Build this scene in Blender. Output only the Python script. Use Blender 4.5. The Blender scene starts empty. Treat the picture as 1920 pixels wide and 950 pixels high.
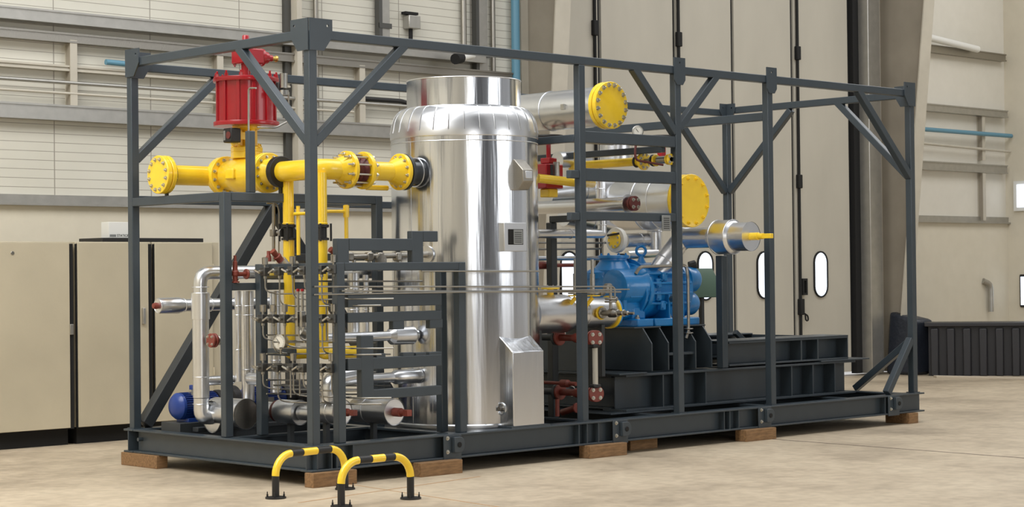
import bpy, bmesh, math, random
from mathutils import Vector as V, Matrix
random.seed(7)
SC = bpy.context.scene
PI = math.pi
# ------------------------------------------------------------------ camera
F_PX, AZ, PITCH, ROLL = 3551.6, 0.811, 0.011, -0.011
CAM = V((-8.792, -11.456, 1.55))
FW = V((math.cos(AZ)*math.cos(PITCH), math.sin(AZ)*math.cos(PITCH), math.sin(PITCH)))
_rt = V((math.sin(AZ), -math.cos(AZ), 0)); _up = _rt.cross(FW)
RT = _rt*math.cos(ROLL) + _up*math.sin(ROLL)
UP = -_rt*math.sin(ROLL) + _up*math.cos(ROLL)
cd = bpy.data.cameras.new('camera'); cam = bpy.data.objects.new('camera', cd)
SC.collection.objects.link(cam); SC.camera = cam
cd.sensor_width = 36; cd.lens = F_PX/1920*36; cd.clip_end = 200
mw = Matrix((RT, UP, -FW)).transposed().to_4x4(); mw.translation = CAM
cam.matrix_world = mw
# ------------------------------------------------------------------ colour management, world, lights
SC.view_settings.view_transform = 'Standard'; SC.view_settings.look = 'None'
SC.view_settings.gamma = 1; SC.view_settings.use_curve_mapping = False
SC.view_settings.exposure = 0.0
w = bpy.data.worlds.new('hall_light'); SC.world = w; w.use_nodes = True
nt = w.node_tree; nt.nodes.clear()
out = nt.nodes.new('ShaderNodeOutputWorld'); bg = nt.nodes.new('ShaderNodeBackground')
tc = nt.nodes.new('ShaderNodeTexCoord'); mp = nt.nodes.new('ShaderNodeMapping')
mp.inputs['Scale'].default_value = (1.0, 1.0, 0.25)
nz = nt.nodes.new('ShaderNodeTexNoise'); nz.inputs['Scale'].default_value = 2.6; nz.inputs['Detail'].default_value = 1
cr = nt.nodes.new('ShaderNodeValToRGB')
cr.color_ramp.elements[0].position = 0.38; cr.color_ramp.elements[0].color = (0.07, 0.07, 0.075, 1)
cr.color_ramp.elements[1].position = 0.62; cr.color_ramp.elements[1].color = (1.08, 1.07, 1.05, 1)
nt.links.new(tc.outputs['Generated'], mp.inputs[0]); nt.links.new(mp.outputs[0], nz.inputs['Vector'])
nt.links.new(nz.outputs['Fac'], cr.inputs[0]); nt.links.new(cr.outputs[0], bg.inputs[0])
nt.links.new(bg.outputs[0], out.inputs[0]); bg.inputs[1].default_value = 0.56

def area(name, loc, target, sx, sy, power, col=(1, 1, 1)):
    l = bpy.data.lights.new(name, 'AREA'); l.shape = 'RECTANGLE'; l.size = sx; l.size_y = sy
    l.energy = power; l.color = col
    o = bpy.data.objects.new(name, l); SC.collection.objects.link(o); o.location = loc
    o.rotation_euler = (V(target)-V(loc)).to_track_quat('-Z', 'Y').to_euler()
    return o
area('unseen_overhead_light', (2, -1, 9.5), (2, 0, 0), 14, 6, 680, (1, 1, 1))
area('unseen_overhead_light', (-7, 0, 9.0), (-5, 1, 0), 6, 8, 1030, (1, .995, .98))  # added to brighten the left floor, no skylight known there
area('unseen_overhead_light', (16, 0, 9.5), (16, 0, 0), 10, 5, 480, (1, 1, 1))
area('added_front_fill', (-9, -17, 4.5), (3, 4, 2.2), 7, 5, 560, (1, 1, 1))  # added fill from behind the camera, no bay door known there
area('added_front_fill', (9, -17, 4.5), (8, 5, 2.4), 7, 5, 380, (0.98, 0.99, 1))  # second added fill, lights the wall and door from the front

# ------------------------------------------------------------------ helpers
def P(x, y, X=None, Y=None, Z=None):
    """point of the place seen at photo pixel (x,y) on the vertical/horizontal plane given"""
    d = FW + RT*((x-960)/F_PX) + UP*((475-y)/F_PX)
    if X is not None: t = (X-CAM.x)/d.x
    elif Y is not None: t = (Y-CAM.y)/d.y
    else: t = (Z-CAM.z)/d.z
    return CAM + d*t
def scale(p): return F_PX/((V(p)-CAM).dot(FW))           # pixels per metre there
def zat(y, X, Y, x=None):
    """height at the upright line through (X,Y) for pixel row y"""
    lo, hi = -1.0, 8.0
    for _ in range(40):
        m = (lo+hi)/2; q = V((X, Y, m))-CAM
        v = 475-F_PX*q.dot(UP)/q.dot(FW)
        if v > y: lo = m
        else: hi = m
    return m
def srgb(r, g, b):
    f = lambda c: (c/255/12.92) if c/255 <= 0.04045 else ((c/255+0.055)/1.055)**2.4
    return (f(r), f(g), f(b), 1)
def mat(name, col, rough=0.5, metal=0.0, bump=0.0, bscale=60, var=0.0, vscale=3, coat=0.0, stretch=None, emis=None, spec=0.5):
    m = bpy.data.materials.new(name); m.use_nodes = True; n = m.node_tree; b = n.nodes['Principled BSDF']
    b.inputs['Base Color'].default_value = col; b.inputs['Roughness'].default_value = rough
    b.inputs['Metallic'].default_value = metal; b.inputs['Coat Weight'].default_value = coat
    b.inputs['Specular IOR Level'].default_value = spec
    c = n.nodes.new('ShaderNodeTexCoord'); mpp = n.nodes.new('ShaderNodeMapping')
    n.links.new(c.outputs['Object'], mpp.inputs[0])
    if stretch: mpp.inputs['Scale'].default_value = stretch
    if var:
        t = n.nodes.new('ShaderNodeTexNoise'); t.inputs['Scale'].default_value = vscale; t.inputs['Detail'].default_value = 6
        r = n.nodes.new('ShaderNodeValToRGB'); r.color_ramp.elements[0].position = 0.3; r.color_ramp.elements[1].position = 0.7
        r.color_ramp.elements[0].color = tuple(c_*(1-var) for c_ in col[:3])+(1,)
        r.color_ramp.elements[1].color = tuple(min(1, c_*(1+var)) for c_ in col[:3])+(1,)
        n.links.new(mpp.outputs[0], t.inputs['Vector']); n.links.new(t.outputs['Fac'], r.inputs[0])
        n.links.new(r.outputs[0], b.inputs['Base Color'])
    if bump:
        t = n.nodes.new('ShaderNodeTexNoise'); t.inputs['Scale'].default_value = bscale; t.inputs['Detail'].default_value = 3
        bp = n.nodes.new('ShaderNodeBump'); bp.inputs['Strength'].default_value = bump; bp.inputs['Distance'].default_value = 0.02
        n.links.new(mpp.outputs[0], t.inputs['Vector']); n.links.new(t.outputs['Fac'], bp.inputs['Height'])
        n.links.new(bp.outputs[0], b.inputs['Normal'])
    if emis:
        b.inputs['Emission Color'].default_value = emis[:3]+(1,); b.inputs['Emission Strength'].default_value = emis[3]
    return m
M = {}
M['frame'] = mat('charcoal_paint', srgb(58, 67, 74), 0.34, 0, 0.05, 180, 0.05, 8)
M['frame_dark'] = mat('charcoal_paint_shop', srgb(50, 54, 57), 0.45, 0, 0.05, 180, 0.08, 6)
M['yellow'] = mat('yellow_gloss_paint', srgb(253, 211, 48), 0.28, 0, 0.04, 40, 0.04, 10, coat=0.4)
M['red'] = mat('red_gloss_paint', srgb(156, 12, 26), 0.3, 0, 0.03, 40, 0.05, 10, coat=0.3)
M['oxide'] = mat('red_oxide_paint', srgb(128, 58, 46), 0.45, 0, 0.05, 60, 0.12, 20)
M['oxide_dark'] = mat('dark_oxide_paint', srgb(100, 42, 38), 0.45, 0, 0.05, 60, 0.1, 20)
M['blue'] = mat('blue_gloss_paint', srgb(20, 126, 196), 0.32, 0, 0.1, 30, 0.06, 12, coat=0.4)
M['motorblue'] = mat('dark_blue_paint', srgb(22, 58, 135), 0.35, 0, 0, 0, 0.05, 12, coat=0.2)
M['deck'] = mat('deck_shade_black', srgb(27, 28, 30), 0.7)  # near-black puts the shade inside the base into the deck colour
M['green'] = mat('green_paint', srgb(72, 98, 82), 0.5)
M['black'] = mat('black_rubber', srgb(30, 29, 29), 0.5, 0, 0.05, 90)
M['hole'] = mat('black_gap', srgb(16, 16, 16), 0.8)
M['steel'] = mat('plain_steel', srgb(170, 168, 162), 0.3, 1.0, 0.05, 120)
M['zinc'] = mat('zinc_bolt', srgb(205, 203, 195), 0.28, 1.0)
M['clad'] = mat('aluminium_cladding', srgb(222, 225, 230), 0.19, 1.0, 0.3, 8, 0.03, 4, stretch=(1, 1, 0.06))
M['cladpipe'] = mat('aluminium_jacketing', srgb(226, 228, 231), 0.3, 1.0, 0.0, 9, 0.03, 6)
M['dull'] = mat('dull_stainless', srgb(160, 156, 148), 0.38, 1.0, 0.1, 60)
M['dark_steel'] = mat('dark_machined_steel', srgb(92, 92, 90), 0.42, 0.7, 0.05, 70)
M['galv'] = mat('galvanised_steel', srgb(178, 176, 170), 0.38, 0.8, 0.02, 30, 0.07, 9)
M['wood'] = mat('timber', srgb(138, 106, 72), 0.8, 0, 0.25, 50, 0.3, 9, stretch=(1, 6, 6))
M['cab'] = mat('cream_enamel', srgb(190, 180, 156), 0.5, 0, 0.03, 40, 0.07, 1.6)
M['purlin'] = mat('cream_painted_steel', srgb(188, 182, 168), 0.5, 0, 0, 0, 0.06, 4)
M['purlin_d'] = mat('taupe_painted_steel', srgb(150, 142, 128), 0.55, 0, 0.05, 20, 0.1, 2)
M['door'] = mat('door_leaf_paint', srgb(181, 176, 163), 0.55, 0, 0.04, 12, 0.05, 2.0, stretch=(1, 1, 0.4))
M['pvc'] = mat('blue_pipe_paint', srgb(92, 140, 162), 0.4)
M['wpaint'] = mat('white_plastic', srgb(225, 225, 220), 0.4)
M['dial'] = mat('gauge_dial_white', srgb(225, 222, 212), 0.4)
M['barrier'] = mat('black_plastic', srgb(42, 42, 46), 0.42, 0, 0.04, 20)
M['bluetarp'] = mat('dark_tarpaulin', srgb(40, 45, 55), 0.4, 0, 0.6, 14)
M['plate'] = mat('label_plate', srgb(150, 152, 150), 0.4, 0.6)
M['daylight'] = mat('daylit_pane', srgb(225, 235, 250), 0.1, 0, emis=(0.80, 0.88, 1.0, 1.15))
M['glass'] = mat('gauge_glass', srgb(205, 202, 190), 0.12, 0.3)
M['lamp_yellow'] = mat('brass', srgb(190, 160, 90), 0.35, 0.9)
M['plank'] = mat('pale_plank', srgb(196, 184, 165), 0.7)
# wall with horizontal micro-ribs
def wall_mat():
    m = bpy.data.materials.new('ribbed_sandwich_panel'); m.use_nodes = True; n = m.node_tree; b = n.nodes['Principled BSDF']
    b.inputs['Roughness'].default_value = 0.55
    c = n.nodes.new('ShaderNodeTexCoord'); s = n.nodes.new('ShaderNodeSeparateXYZ'); n.links.new(c.outputs['Object'], s.inputs[0])
    def groove(src, period, width):
        a = n.nodes.new('ShaderNodeMath'); a.operation = 'DIVIDE'; n.links.new(src, a.inputs[0]); a.inputs[1].default_value = period
        f = n.nodes.new('ShaderNodeMath'); f.operation = 'FRACT'; n.links.new(a.outputs[0], f.inputs[0])
        l = n.nodes.new('ShaderNodeMath'); l.operation = 'LESS_THAN'; n.links.new(f.outputs[0], l.inputs[0]); l.inputs[1].default_value = width/period
        return l.outputs[0]
    g1 = groove(s.outputs['Z'], 0.092, 0.006); g2 = groove(s.outputs['X'], 1.155, 0.012)
    mx = n.nodes.new('ShaderNodeMath'); mx.operation = 'MAXIMUM'; n.links.new(g1, mx.inputs[0]); n.links.new(g2, mx.inputs[1])
    t = n.nodes.new('ShaderNodeTexNoise'); t.inputs['Scale'].default_value = 0.9; t.inputs['Detail'].default_value = 5
    n.links.new(c.outputs['Object'], t.inputs['Vector'])
    r = n.nodes.new('ShaderNodeValToRGB'); r.color_ramp.elements[0].position = .3; r.color_ramp.elements[1].position = .7
    r.color_ramp.elements[0].color = srgb(200, 197, 184); r.color_ramp.elements[1].color = srgb(210, 207, 195)
    n.links.new(t.outputs['Fac'], r.inputs[0])
    mi = n.nodes.new('ShaderNodeMix'); mi.data_type = 'RGBA'; mi.inputs[7].default_value = srgb(152, 147, 136)
    n.links.new(mx.outputs[0], mi.inputs[0]); n.links.new(r.outputs[0], mi.inputs[6]); n.links.new(mi.outputs[2], b.inputs['Base Color'])
    bp = n.nodes.new('ShaderNodeBump'); bp.invert = True; bp.inputs['Distance'].default_value = 0.006; bp.inputs['Strength'].default_value = 0.6
    n.links.new(mx.outputs[0], bp.inputs['Height']); n.links.new(bp.outputs[0], b.inputs['Normal'])
    return m
M['wall'] = wall_mat()
def stained(name, c1, c2, c3, scale_, rough=0.7, stretch=(1, 1, 1), bump=0.2, mixf=0.35):
    m = bpy.data.materials.new(name); m.use_nodes = True; n = m.node_tree; b = n.nodes['Principled BSDF']
    b.inputs['Roughness'].default_value = rough
    c = n.nodes.new('ShaderNodeTexCoord'); mpp = n.nodes.new('ShaderNodeMapping'); mpp.inputs['Scale'].default_value = stretch
    n.links.new(c.outputs['Object'], mpp.inputs[0])
    t = n.nodes.new('ShaderNodeTexNoise'); t.inputs['Scale'].default_value = scale_; t.inputs['Detail'].default_value = 8; t.inputs['Roughness'].default_value = 0.65
    t2 = n.nodes.new('ShaderNodeTexNoise'); t2.inputs['Scale'].default_value = scale_*14; t2.inputs['Detail'].default_value = 6
    n.links.new(mpp.outputs[0], t.inputs['Vector']); n.links.new(mpp.outputs[0], t2.inputs['Vector'])
    r = n.nodes.new('ShaderNodeValToRGB'); e = r.color_ramp.elements
    e[0].position = .3; e[0].color = c1; e[1].position = .72; e[1].color = c3; k = e.new(.5); k.color = c2
    n.links.new(t.outputs['Fac'], r.inputs[0])
    mi = n.nodes.new('ShaderNodeMix'); mi.data_type = 'RGBA'; mi.blend_type = 'MULTIPLY'; mi.inputs[0].default_value = mixf
    r2 = n.nodes.new('ShaderNodeValToRGB'); r2.color_ramp.elements[0].position = .35; r2.color_ramp.elements[0].color = (.55, .53, .5, 1)
    r2.color_ramp.elements[1].position = .6
    n.links.new(t2.outputs['Fac'], r2.inputs[0]); n.links.new(r.outputs[0], mi.inputs[6]); n.links.new(r2.outputs[0], mi.inputs[7])
    n.links.new(mi.outputs[2], b.inputs['Base Color'])
    bp = n.nodes.new('ShaderNodeBump'); bp.inputs['Strength'].default_value = bump; bp.inputs['Distance'].default_value = 0.01
    n.links.new(t2.outputs['Fac'], bp.inputs['Height']); n.links.new(bp.outputs[0], b.inputs['Normal'])
    return m
M['floor'] = stained('trowelled_concrete', srgb(150, 136, 116), srgb(190, 174, 150), srgb(208, 193, 168), 0.7, 0.5)
M['plinth'] = stained('painted_concrete', srgb(204, 196, 178), srgb(212, 205, 187), srgb(218, 211, 194), 0.35, 0.75, bump=0.05, mixf=0.06)

ROOT = {}
class MB:
    def __init__(s): s.b = bmesh.new()
    def quadbox(s, pts):                     # 8 pts: bottom 4 ccw, top 4 ccw
        v = [s.b.verts.new(p) for p in pts]
        for f in ((3, 2, 1, 0), (4, 5, 6, 7), (0, 1, 5, 4), (1, 2, 6, 5), (2, 3, 7, 6), (3, 0, 4, 7)):
            s.b.faces.new([v[i] for i in f])
        return s
    def box(s, x0, x1, y0, y1, z0, z1):
        x0, x1 = sorted((x0, x1)); y0, y1 = sorted((y0, y1)); z0, z1 = sorted((z0, z1))
        return s.quadbox([(x0, y0, z0), (x1, y0, z0), (x1, y1, z0), (x0, y1, z0), (x0, y0, z1), (x1, y0, z1), (x1, y1, z1), (x0, y1, z1)])
    def beam(s, a, b, w_, h=None, up=(0, 0, 1)):
        a, b = V(a), V(b); h = h or w_; d = (b-a).normalized(); up = V(up)
        if abs(d.dot(up)) > .98: up = V((0, 1, 0))
        sd = d.cross(up).normalized(); u = sd.cross(d).normalized(); sd *= w_/2; u *= h/2
        return s.quadbox([a-sd-u, b-sd-u, b+sd-u, a+sd-u, a-sd+u, b-sd+u, b+sd+u, a+sd+u])
    def rev(s, prof, base, axis, seg=32, cap=True):   # prof: (radius, distance along axis)
        base = V(base); a = V(axis).normalized(); t = V((0, 0, 1)) if abs(a.z) < .9 else V((1, 0, 0))
        u = a.cross(t).normalized(); v_ = a.cross(u)
        rings = []
        for r, h in prof:
            if r < 1e-5: rings.append([s.b.verts.new(base+a*h)])
            else: rings.append([s.b.verts.new(base+a*h+u*(r*math.cos(2*PI*i/seg))+v_*(r*math.sin(2*PI*i/seg))) for i in range(seg)])
        for k in range(len(rings)-1):
            A, B = rings[k], rings[k+1]
            for i in range(seg):
                j = (i+1) % seg
                if len(A) == 1 and len(B) == 1: continue
                if len(A) == 1: s.b.faces.new((A[0], B[i], B[j]))
                elif len(B) == 1: s.b.faces.new((A[i], B[0], A[j]))
                else: s.b.faces.new((A[i], B[i], B[j], A[j]))
        if cap:
            if len(rings[0]) > 1: s.b.faces.new(rings[0])
            if len(rings[-1]) > 1: s.b.faces.new(rings[-1][::-1])
        return s
    def cyl(s, a, b, r, r2=None, seg=24):
        a, b = V(a), V(b); L = (b-a).length
        return s.rev([(r, 0), (r if r2 is None else r2, L)], a, b-a, seg)
    def disc(s, c, axis, r, t, seg=32, bev=0.004):     # disc centred at c, thickness t
        c = V(c); a = V(axis).normalized()
        bev = min(bev, t/3)
        return s.rev([(r-bev, 0), (r, bev), (r, t-bev), (r-bev, t)], c-a*t/2, a, seg)
    def ring(s, c, axis, r, rr, seg=32, n=8):
        c = V(c)
        prof = [(r+rr*math.cos(2*PI*i/n), rr*math.sin(2*PI*i/n)) for i in range(n+1)]
        return s.rev(prof, c, axis, seg, cap=False)
    def pipe(s, pts, r, bend=None, seg=16, bs=6):
        pts = [V(p) for p in pts]; bend = bend if bend is not None else r*2.2
        path = [pts[0]]
        for i in range(1, len(pts)-1):
            p, a, b = pts[i], (pts[i-1]-pts[i]), (pts[i+1]-pts[i])
            k = min(bend, a.length*.49, b.length*.49); a = p+a.normalized()*k; b = p+b.normalized()*k
            for q in range(bs+1):
                t = q/bs; path.append(a.lerp(p, t).lerp(p.lerp(b, t), t))
        path.append(pts[-1])
        d0 = (path[1]-path[0]).normalized(); t = V((0, 0, 1)) if abs(d0.z) < .9 else V((1, 0, 0))
        u = d0.cross(t).normalized(); rings = []
        for i, p in enumerate(path):
            d = (path[min(i+1, len(path)-1)]-path[max(i-1, 0)]).normalized()
            u = (u-d*u.dot(d)).normalized(); v_ = d.cross(u)
            rings.append([s.b.verts.new(p+u*(r*math.cos(2*PI*k/seg))+v_*(r*math.sin(2*PI*k/seg))) for k in range(seg)])
        for A, B in zip(rings, rings[1:]):
            for i in range(seg):
                j = (i+1) % seg; s.b.faces.new((A[i], A[j], B[j], B[i]))
        s.b.faces.new(rings[0][::-1]); s.b.faces.new(rings[-1])
        return s
    def prism(s, poly, off):                 # poly: 3D points, off: thickness vector
        off = V(off); a = [s.b.verts.new(V(p)) for p in poly]; b = [s.b.verts.new(V(p)+off) for p in poly]
        n = len(a); s.b.faces.new(a); s.b.faces.new(b[::-1])
        for i in range(n): s.b.faces.new((a[i], b[i], b[(i+1) % n], a[(i+1) % n]))
        return s
    def build(s, name, m, parent=None, bevel=0, smooth=True, **kw):
        bmesh.ops.recalc_face_normals(s.b, faces=s.b.faces)
        o0 = V(kw.pop('origin', (0, 0, 0)))
        if parent is not None: o0 = ROOT[parent.name]
        bmesh.ops.translate(s.b, verts=s.b.verts, vec=-o0)
        me = bpy.data.meshes.new(name); s.b.to_mesh(me); s.b.free()
        me.materials.append(M[m] if isinstance(m, str) else m)
        if smooth:
            me.polygons.foreach_set('use_smooth', [True]*len(me.polygons)); me.set_sharp_from_angle(angle=math.radians(35))
        o = bpy.data.objects.new(name, me); SC.collection.objects.link(o)
        if parent is not None: o.parent = parent
        else: o.location = o0
        ROOT[o.name] = o0
        if bevel:
            md = o.modifiers.new('bevel', 'BEVEL'); md.width = bevel; md.segments = 2; md.limit_method = 'ANGLE'; md.angle_limit = math.radians(40)
        for k, v_ in kw.items(): o[k] = v_
        return o
def T(name, label, cat, loc=(0, 0, 0), group=None):
    o = bpy.data.objects.new(name, None); SC.collection.objects.link(o); o.location = loc; o.empty_display_size = .1
    ROOT[o.name] = V(loc); o['label'] = label; o['category'] = cat
    if group: o['group'] = group
    return o
def single(mb, name, m, label, cat, origin, group=None, **kw):
    o = mb.build(name, m, None, origin=origin, **kw); o['label'] = label; o['category'] = cat
    if group: o['group'] = group
    return o
def struct(mb, name, m, **kw):
    o = mb.build(name, m, None, **kw); o['kind'] = 'structure'; return o
_bolt = {}
def bolt_mesh(r, h, m):
    k = (round(r, 4), round(h, 4), m)
    if k not in _bolt:
        b = MB(); b.rev([(r, 0), (r, h*.55)], (0, 0, 0), (0, 0, 1), 6); b.rev([(r*.55, h*.55), (r*.55, h), (r*.35, h*1.08)], (0, 0, 0), (0, 0, 1), 8)
        b.rev([(r*1.25, -.0005), (r*1.25, .002)], (0, 0, 0), (0, 0, 1), 12)
        bmesh.ops.recalc_face_normals(b.b, faces=b.b.faces)
        me = bpy.data.meshes.new('bolt'); b.b.to_mesh(me); b.b.free(); me.materials.append(M[m]); _bolt[k] = me
    return _bolt[k]
def bolts(parent, c, axis, rb, n, r=.011, h=.018, m='zinc', off=0.0, ph=None):
    c = V(c); a = V(axis).normalized(); t = V((0, 0, 1)) if abs(a.z) < .9 else V((1, 0, 0))
    u = a.cross(t).normalized(); v_ = a.cross(u); me = bolt_mesh(r, h, m); q = a.to_track_quat('Z', 'Y').to_matrix().to_4x4()
    ph = PI/n if ph is None else ph
    for i in range(n):
        p = c+a*off+u*(rb*math.cos(2*PI*i/n+ph))+v_*(rb*math.sin(2*PI*i/n+ph))
        bolt_at(parent, p, q, me)
def bolt_at(parent, p, q, me):
    o = bpy.data.objects.new('bolt', me); SC.collection.objects.link(o); o.parent = parent
    o.matrix_local = Matrix.Translation(V(p)-ROOT[parent.name]) @ q
def flange(parent, c, axis, r, t, nb, m='yellow', br=.011, front=True, back=False, name='flange', rbf=.8, bm='zinc'):
    o = MB().disc(c, axis, r, t).build(name, m, parent)
    a = V(axis).normalized()
    if nb:
        if front: bolts(o, V(c)+a*t/2, a, r*rbf, nb, br, br*1.5, bm)
        if back: bolts(o, V(c)-a*t/2, -a, r*rbf, nb, br, br*1.5, bm)
    return o
nY = V((0, -1, 0)); nX = V((-1, 0, 0)); UZ = V((0, 0, 1)); pX = V((1, 0, 0)); pY = V((0, 1, 0))
M['wallsmooth'] = stained('smooth_wall_paint', srgb(212, 208, 196), srgb(218, 214, 203), srgb(222, 218, 207), 0.4, 0.65, bump=0.03, mixf=0.05)
# ================================================================== THE HALL
YW = 5.8
b = MB(); b.box(-16, 26, -22, 6, -0.235, -.035); struct(b, 'floor', 'floor', smooth=False)
b = MB(); b.box(-9, 7.9, YW, YW+.2, 2.33, 7.5); b.box(7.9, 15.06, YW, YW+.2, 6.6, 7.5)
struct(MB().box(15.06, 19.2, YW, YW+.2, 2.33, 7.5), 'wall_rear', 'wallsmooth', smooth=False)
struct(b, 'wall_back', 'wall', smooth=False)
b = MB(); b.box(-9, 7.9, YW-.03, YW+.2, 0, 2.33); b.box(15.06, 19.2, YW-.03, YW+.2, 0, 2.33)
struct(b, 'trim_1', 'plinth', smooth=False)
b = MB()
for x0, x1 in ((-9, 7.55), (15.7, 19)):
    b.box(x0, x1, YW-.09, YW-.03, 2.30, 2.325); b.box(x0, x1, YW-.05, YW, 2.325, 2.41)
struct(b, 'trim_2', 'galv', smooth=False)
b = MB(); b.box(19, 19.2, -6, YW, 0, 7.5); struct(b, 'wall_right', 'plinth', smooth=False)
b = MB(); b.box(-9.2, -9, -22, YW, 0, 7.5); struct(b, 'wall_left', 'plinth', smooth=False)
# window high in the right wall and the small pane below it
w1 = P(1903, 342, X=19); w2 = P(1925, 395, X=19)
o = struct(MB().box(18.95, 19, w2.y-.5, w1.y, w2.z, w1.z+.02), 'window_5', 'wpaint')
MB().box(18.93, 18.955, w2.y-.45, w1.y-.07, w2.z+.06, w1.z-.04).build('pane', 'daylight', o)
w1 = P(1913, 514, X=19); w2 = P(1930, 576, X=19)
o = struct(MB().box(18.96, 19, w2.y-.3, w1.y, w2.z, w1.z), 'window_6', 'black', bevel=.06)
MB().box(18.94, 18.965, w2.y-.25, w1.y-.04, w2.z+.04, w1.z-.04).build('pane', 'daylight', o)

# folding door: leaves, seals, portholes
seams = [7.95, 9.18, 10.66, 11.89, 13.24, 14.62]
def stadium(cx, cz, w_, h_, y, n=10):
    r = w_/2; pts = []
    for i in range(n+1):
        a = PI*i/n; pts.append((cx+r*math.cos(a), y, cz+h_/2-r+r*math.sin(a)))
    for i in range(n+1):
        a = PI+PI*i/n; pts.append((cx+r*math.cos(a), y, cz-h_/2+r+r*math.sin(a)))
    return pts
def frame_between(outer, inner, off):
    b = MB(); off = V(off); n = len(outer)
    vs = [[b.b.verts.new(V(p)+o_) for p in ring] for ring, o_ in ((outer, V()), (inner, V()), (inner, off), (outer, off))]
    for k in range(4):
        A, B = vs[k], vs[(k+1) % 4]
        for i in range(n):
            j = (i+1) % n; b.b.faces.new((A[i], A[j], B[j], B[i]))
    return b
holes = [8.56, 11.24, 12.53, 13.85]
leaf_hole = {0: 8.56, 2: 11.24, 3: 12.53, 4: 13.85}
for k in range(5):
    x0, x1 = seams[k]+.035, seams[k+1]-.035
    b = MB(); b.box(x0, x1, YW-.05, YW+.03, .03, 6.6)
    d = struct(b, 'door_%d' % (k+1), 'door', smooth=False)
    MB().box(x1-.005, x1+.045, YW-.035, YW+.02, .03, 6.6).build('rubber_seal', 'hole', d, smooth=False)
    if k in leaf_hole:
        cx = leaf_hole[k]; cz = 1.50
        o = frame_between(stadium(cx, cz, .335, .69, YW-.05), stadium(cx, cz, .29, .645, YW-.05), (0, -.022, 0)).build('porthole_seal', 'hole', d)
        MB().prism(stadium(cx, cz, .29, .645, YW-.051), (0, -.008, 0)).build('pane', 'daylight', o)
# lock rods with handles
def rod(x, sl, label, handle=False, cpl=(3.9,)):
    t = T('door_lock_rod', label, 'door bolt', (x, YW-.07, .1), 'lock rods on the folding door')
    MB().cyl((x, YW-.075, .1), (x, YW-.075, 6.4), .022, seg=10).build('rod', 'hole', t)
    for z in cpl: MB().box(x-.045, x+.045, YW-.11, YW-.05, z-.1, z+.1).build('guide_block', 'hole', t, bevel=.01)
    if handle:
        zc = lambda y: P(1493, y, Y=YW).z
        MB().box(x-.045, x+.045, YW-.12, YW-.05, zc(590), zc(560)).build('latch_box', 'hole', t, bevel=.01)
        o = frame_between([(x+.02, YW-.11, zc(522)), (x+.13, YW-.11, zc(522)), (x+.13, YW-.11, zc(553)), (x+.02, YW-.11, zc(553))],
                      [(x+.05, YW-.11, zc(526)), (x+.10, YW-.11, zc(526)), (x+.10, YW-.11, zc(549)), (x+.05, YW-.11, zc(549))], (0, .05, 0)).build('pull_handle', 'hole', t)
        MB().pipe([(x+.04, YW-.12, zc(588)), (x+.11, YW-.12, zc(592)), (x+.12, YW-.12, zc(601)), (x+.06, YW-.12, zc(601)), (x+.05, YW-.12, zc(590))], .012, .03, 8, 3).build('loop', 'hole', t)
rod(9.07, 1, 'black lock rod left of the wide door leaf above the yellow end flange', cpl=(P(1112, 54, Y=YW).z,))
rod(10.72, 1, 'black lock rod directly behind the third upright of the skid frame', cpl=(P(1258, 74, Y=YW).z,))
rod(13.34, 1, 'black lock rod with pull handle and latch beside the rightmost porthole', True, cpl=(P(1484, 100, Y=YW).z, P(1478, 340, Y=YW).z))
# door jamb (steel) and wall strip
b = MB(); b.box(14.66, 14.80, YW-.10, YW, 0, 6.6); struct(b, 'trim_3', 'hole', smooth=False)
b = MB(); b.box(14.80, 15.10, YW-.28, YW, 0, 6.6); struct(b, 'trim_4', 'galv', bevel=.01)
b = MB()
for z in (2.31, 3.31, 4.4): b.box(15.10, 15.34, YW-.06, YW-.02, z-.04, z+.05)
struct(b, 'trim_5', 'purlin_d', smooth=False)
# tapered portal columns
def column(xc, taper, label_unused, wall_x, nm):
    o = struct(MB().box(wall_x-.12, wall_x+.10, YW-.06, YW, 0, 7.4), nm, 'purlin', bevel=.004)
    zt, dt, zb_, db = taper
    b = MB(); x = wall_x
    b.quadbox([(x, YW-.06, 0), (x, YW-db, 0), (x+.02, YW-db, 0), (x+.02, YW-.06, 0), (x, YW-.06, zt), (x, YW-dt, zt), (x+.02, YW-dt, zt), (x+.02, YW-.06, zt)])
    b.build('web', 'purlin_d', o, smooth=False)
    b = MB(); b.quadbox([(x-.12, YW-db-.02, 0), (x-.12, YW-db, 0), (x+.14, YW-db, 0), (x+.14, YW-db-.02, 0), (x-.12, YW-dt-.02, zt), (x-.12, YW-dt, zt), (x+.14, YW-dt, zt), (x+.14, YW-dt-.02, zt)])
    b.build('flange', 'purlin', o, smooth=False)
column(7.9, (7.4, .85, 0, .30), '', 7.87, 'trim_6')
column(15.35, (7.4, 1.12, 0, .36), '', 15.42, 'trim_7')

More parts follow.
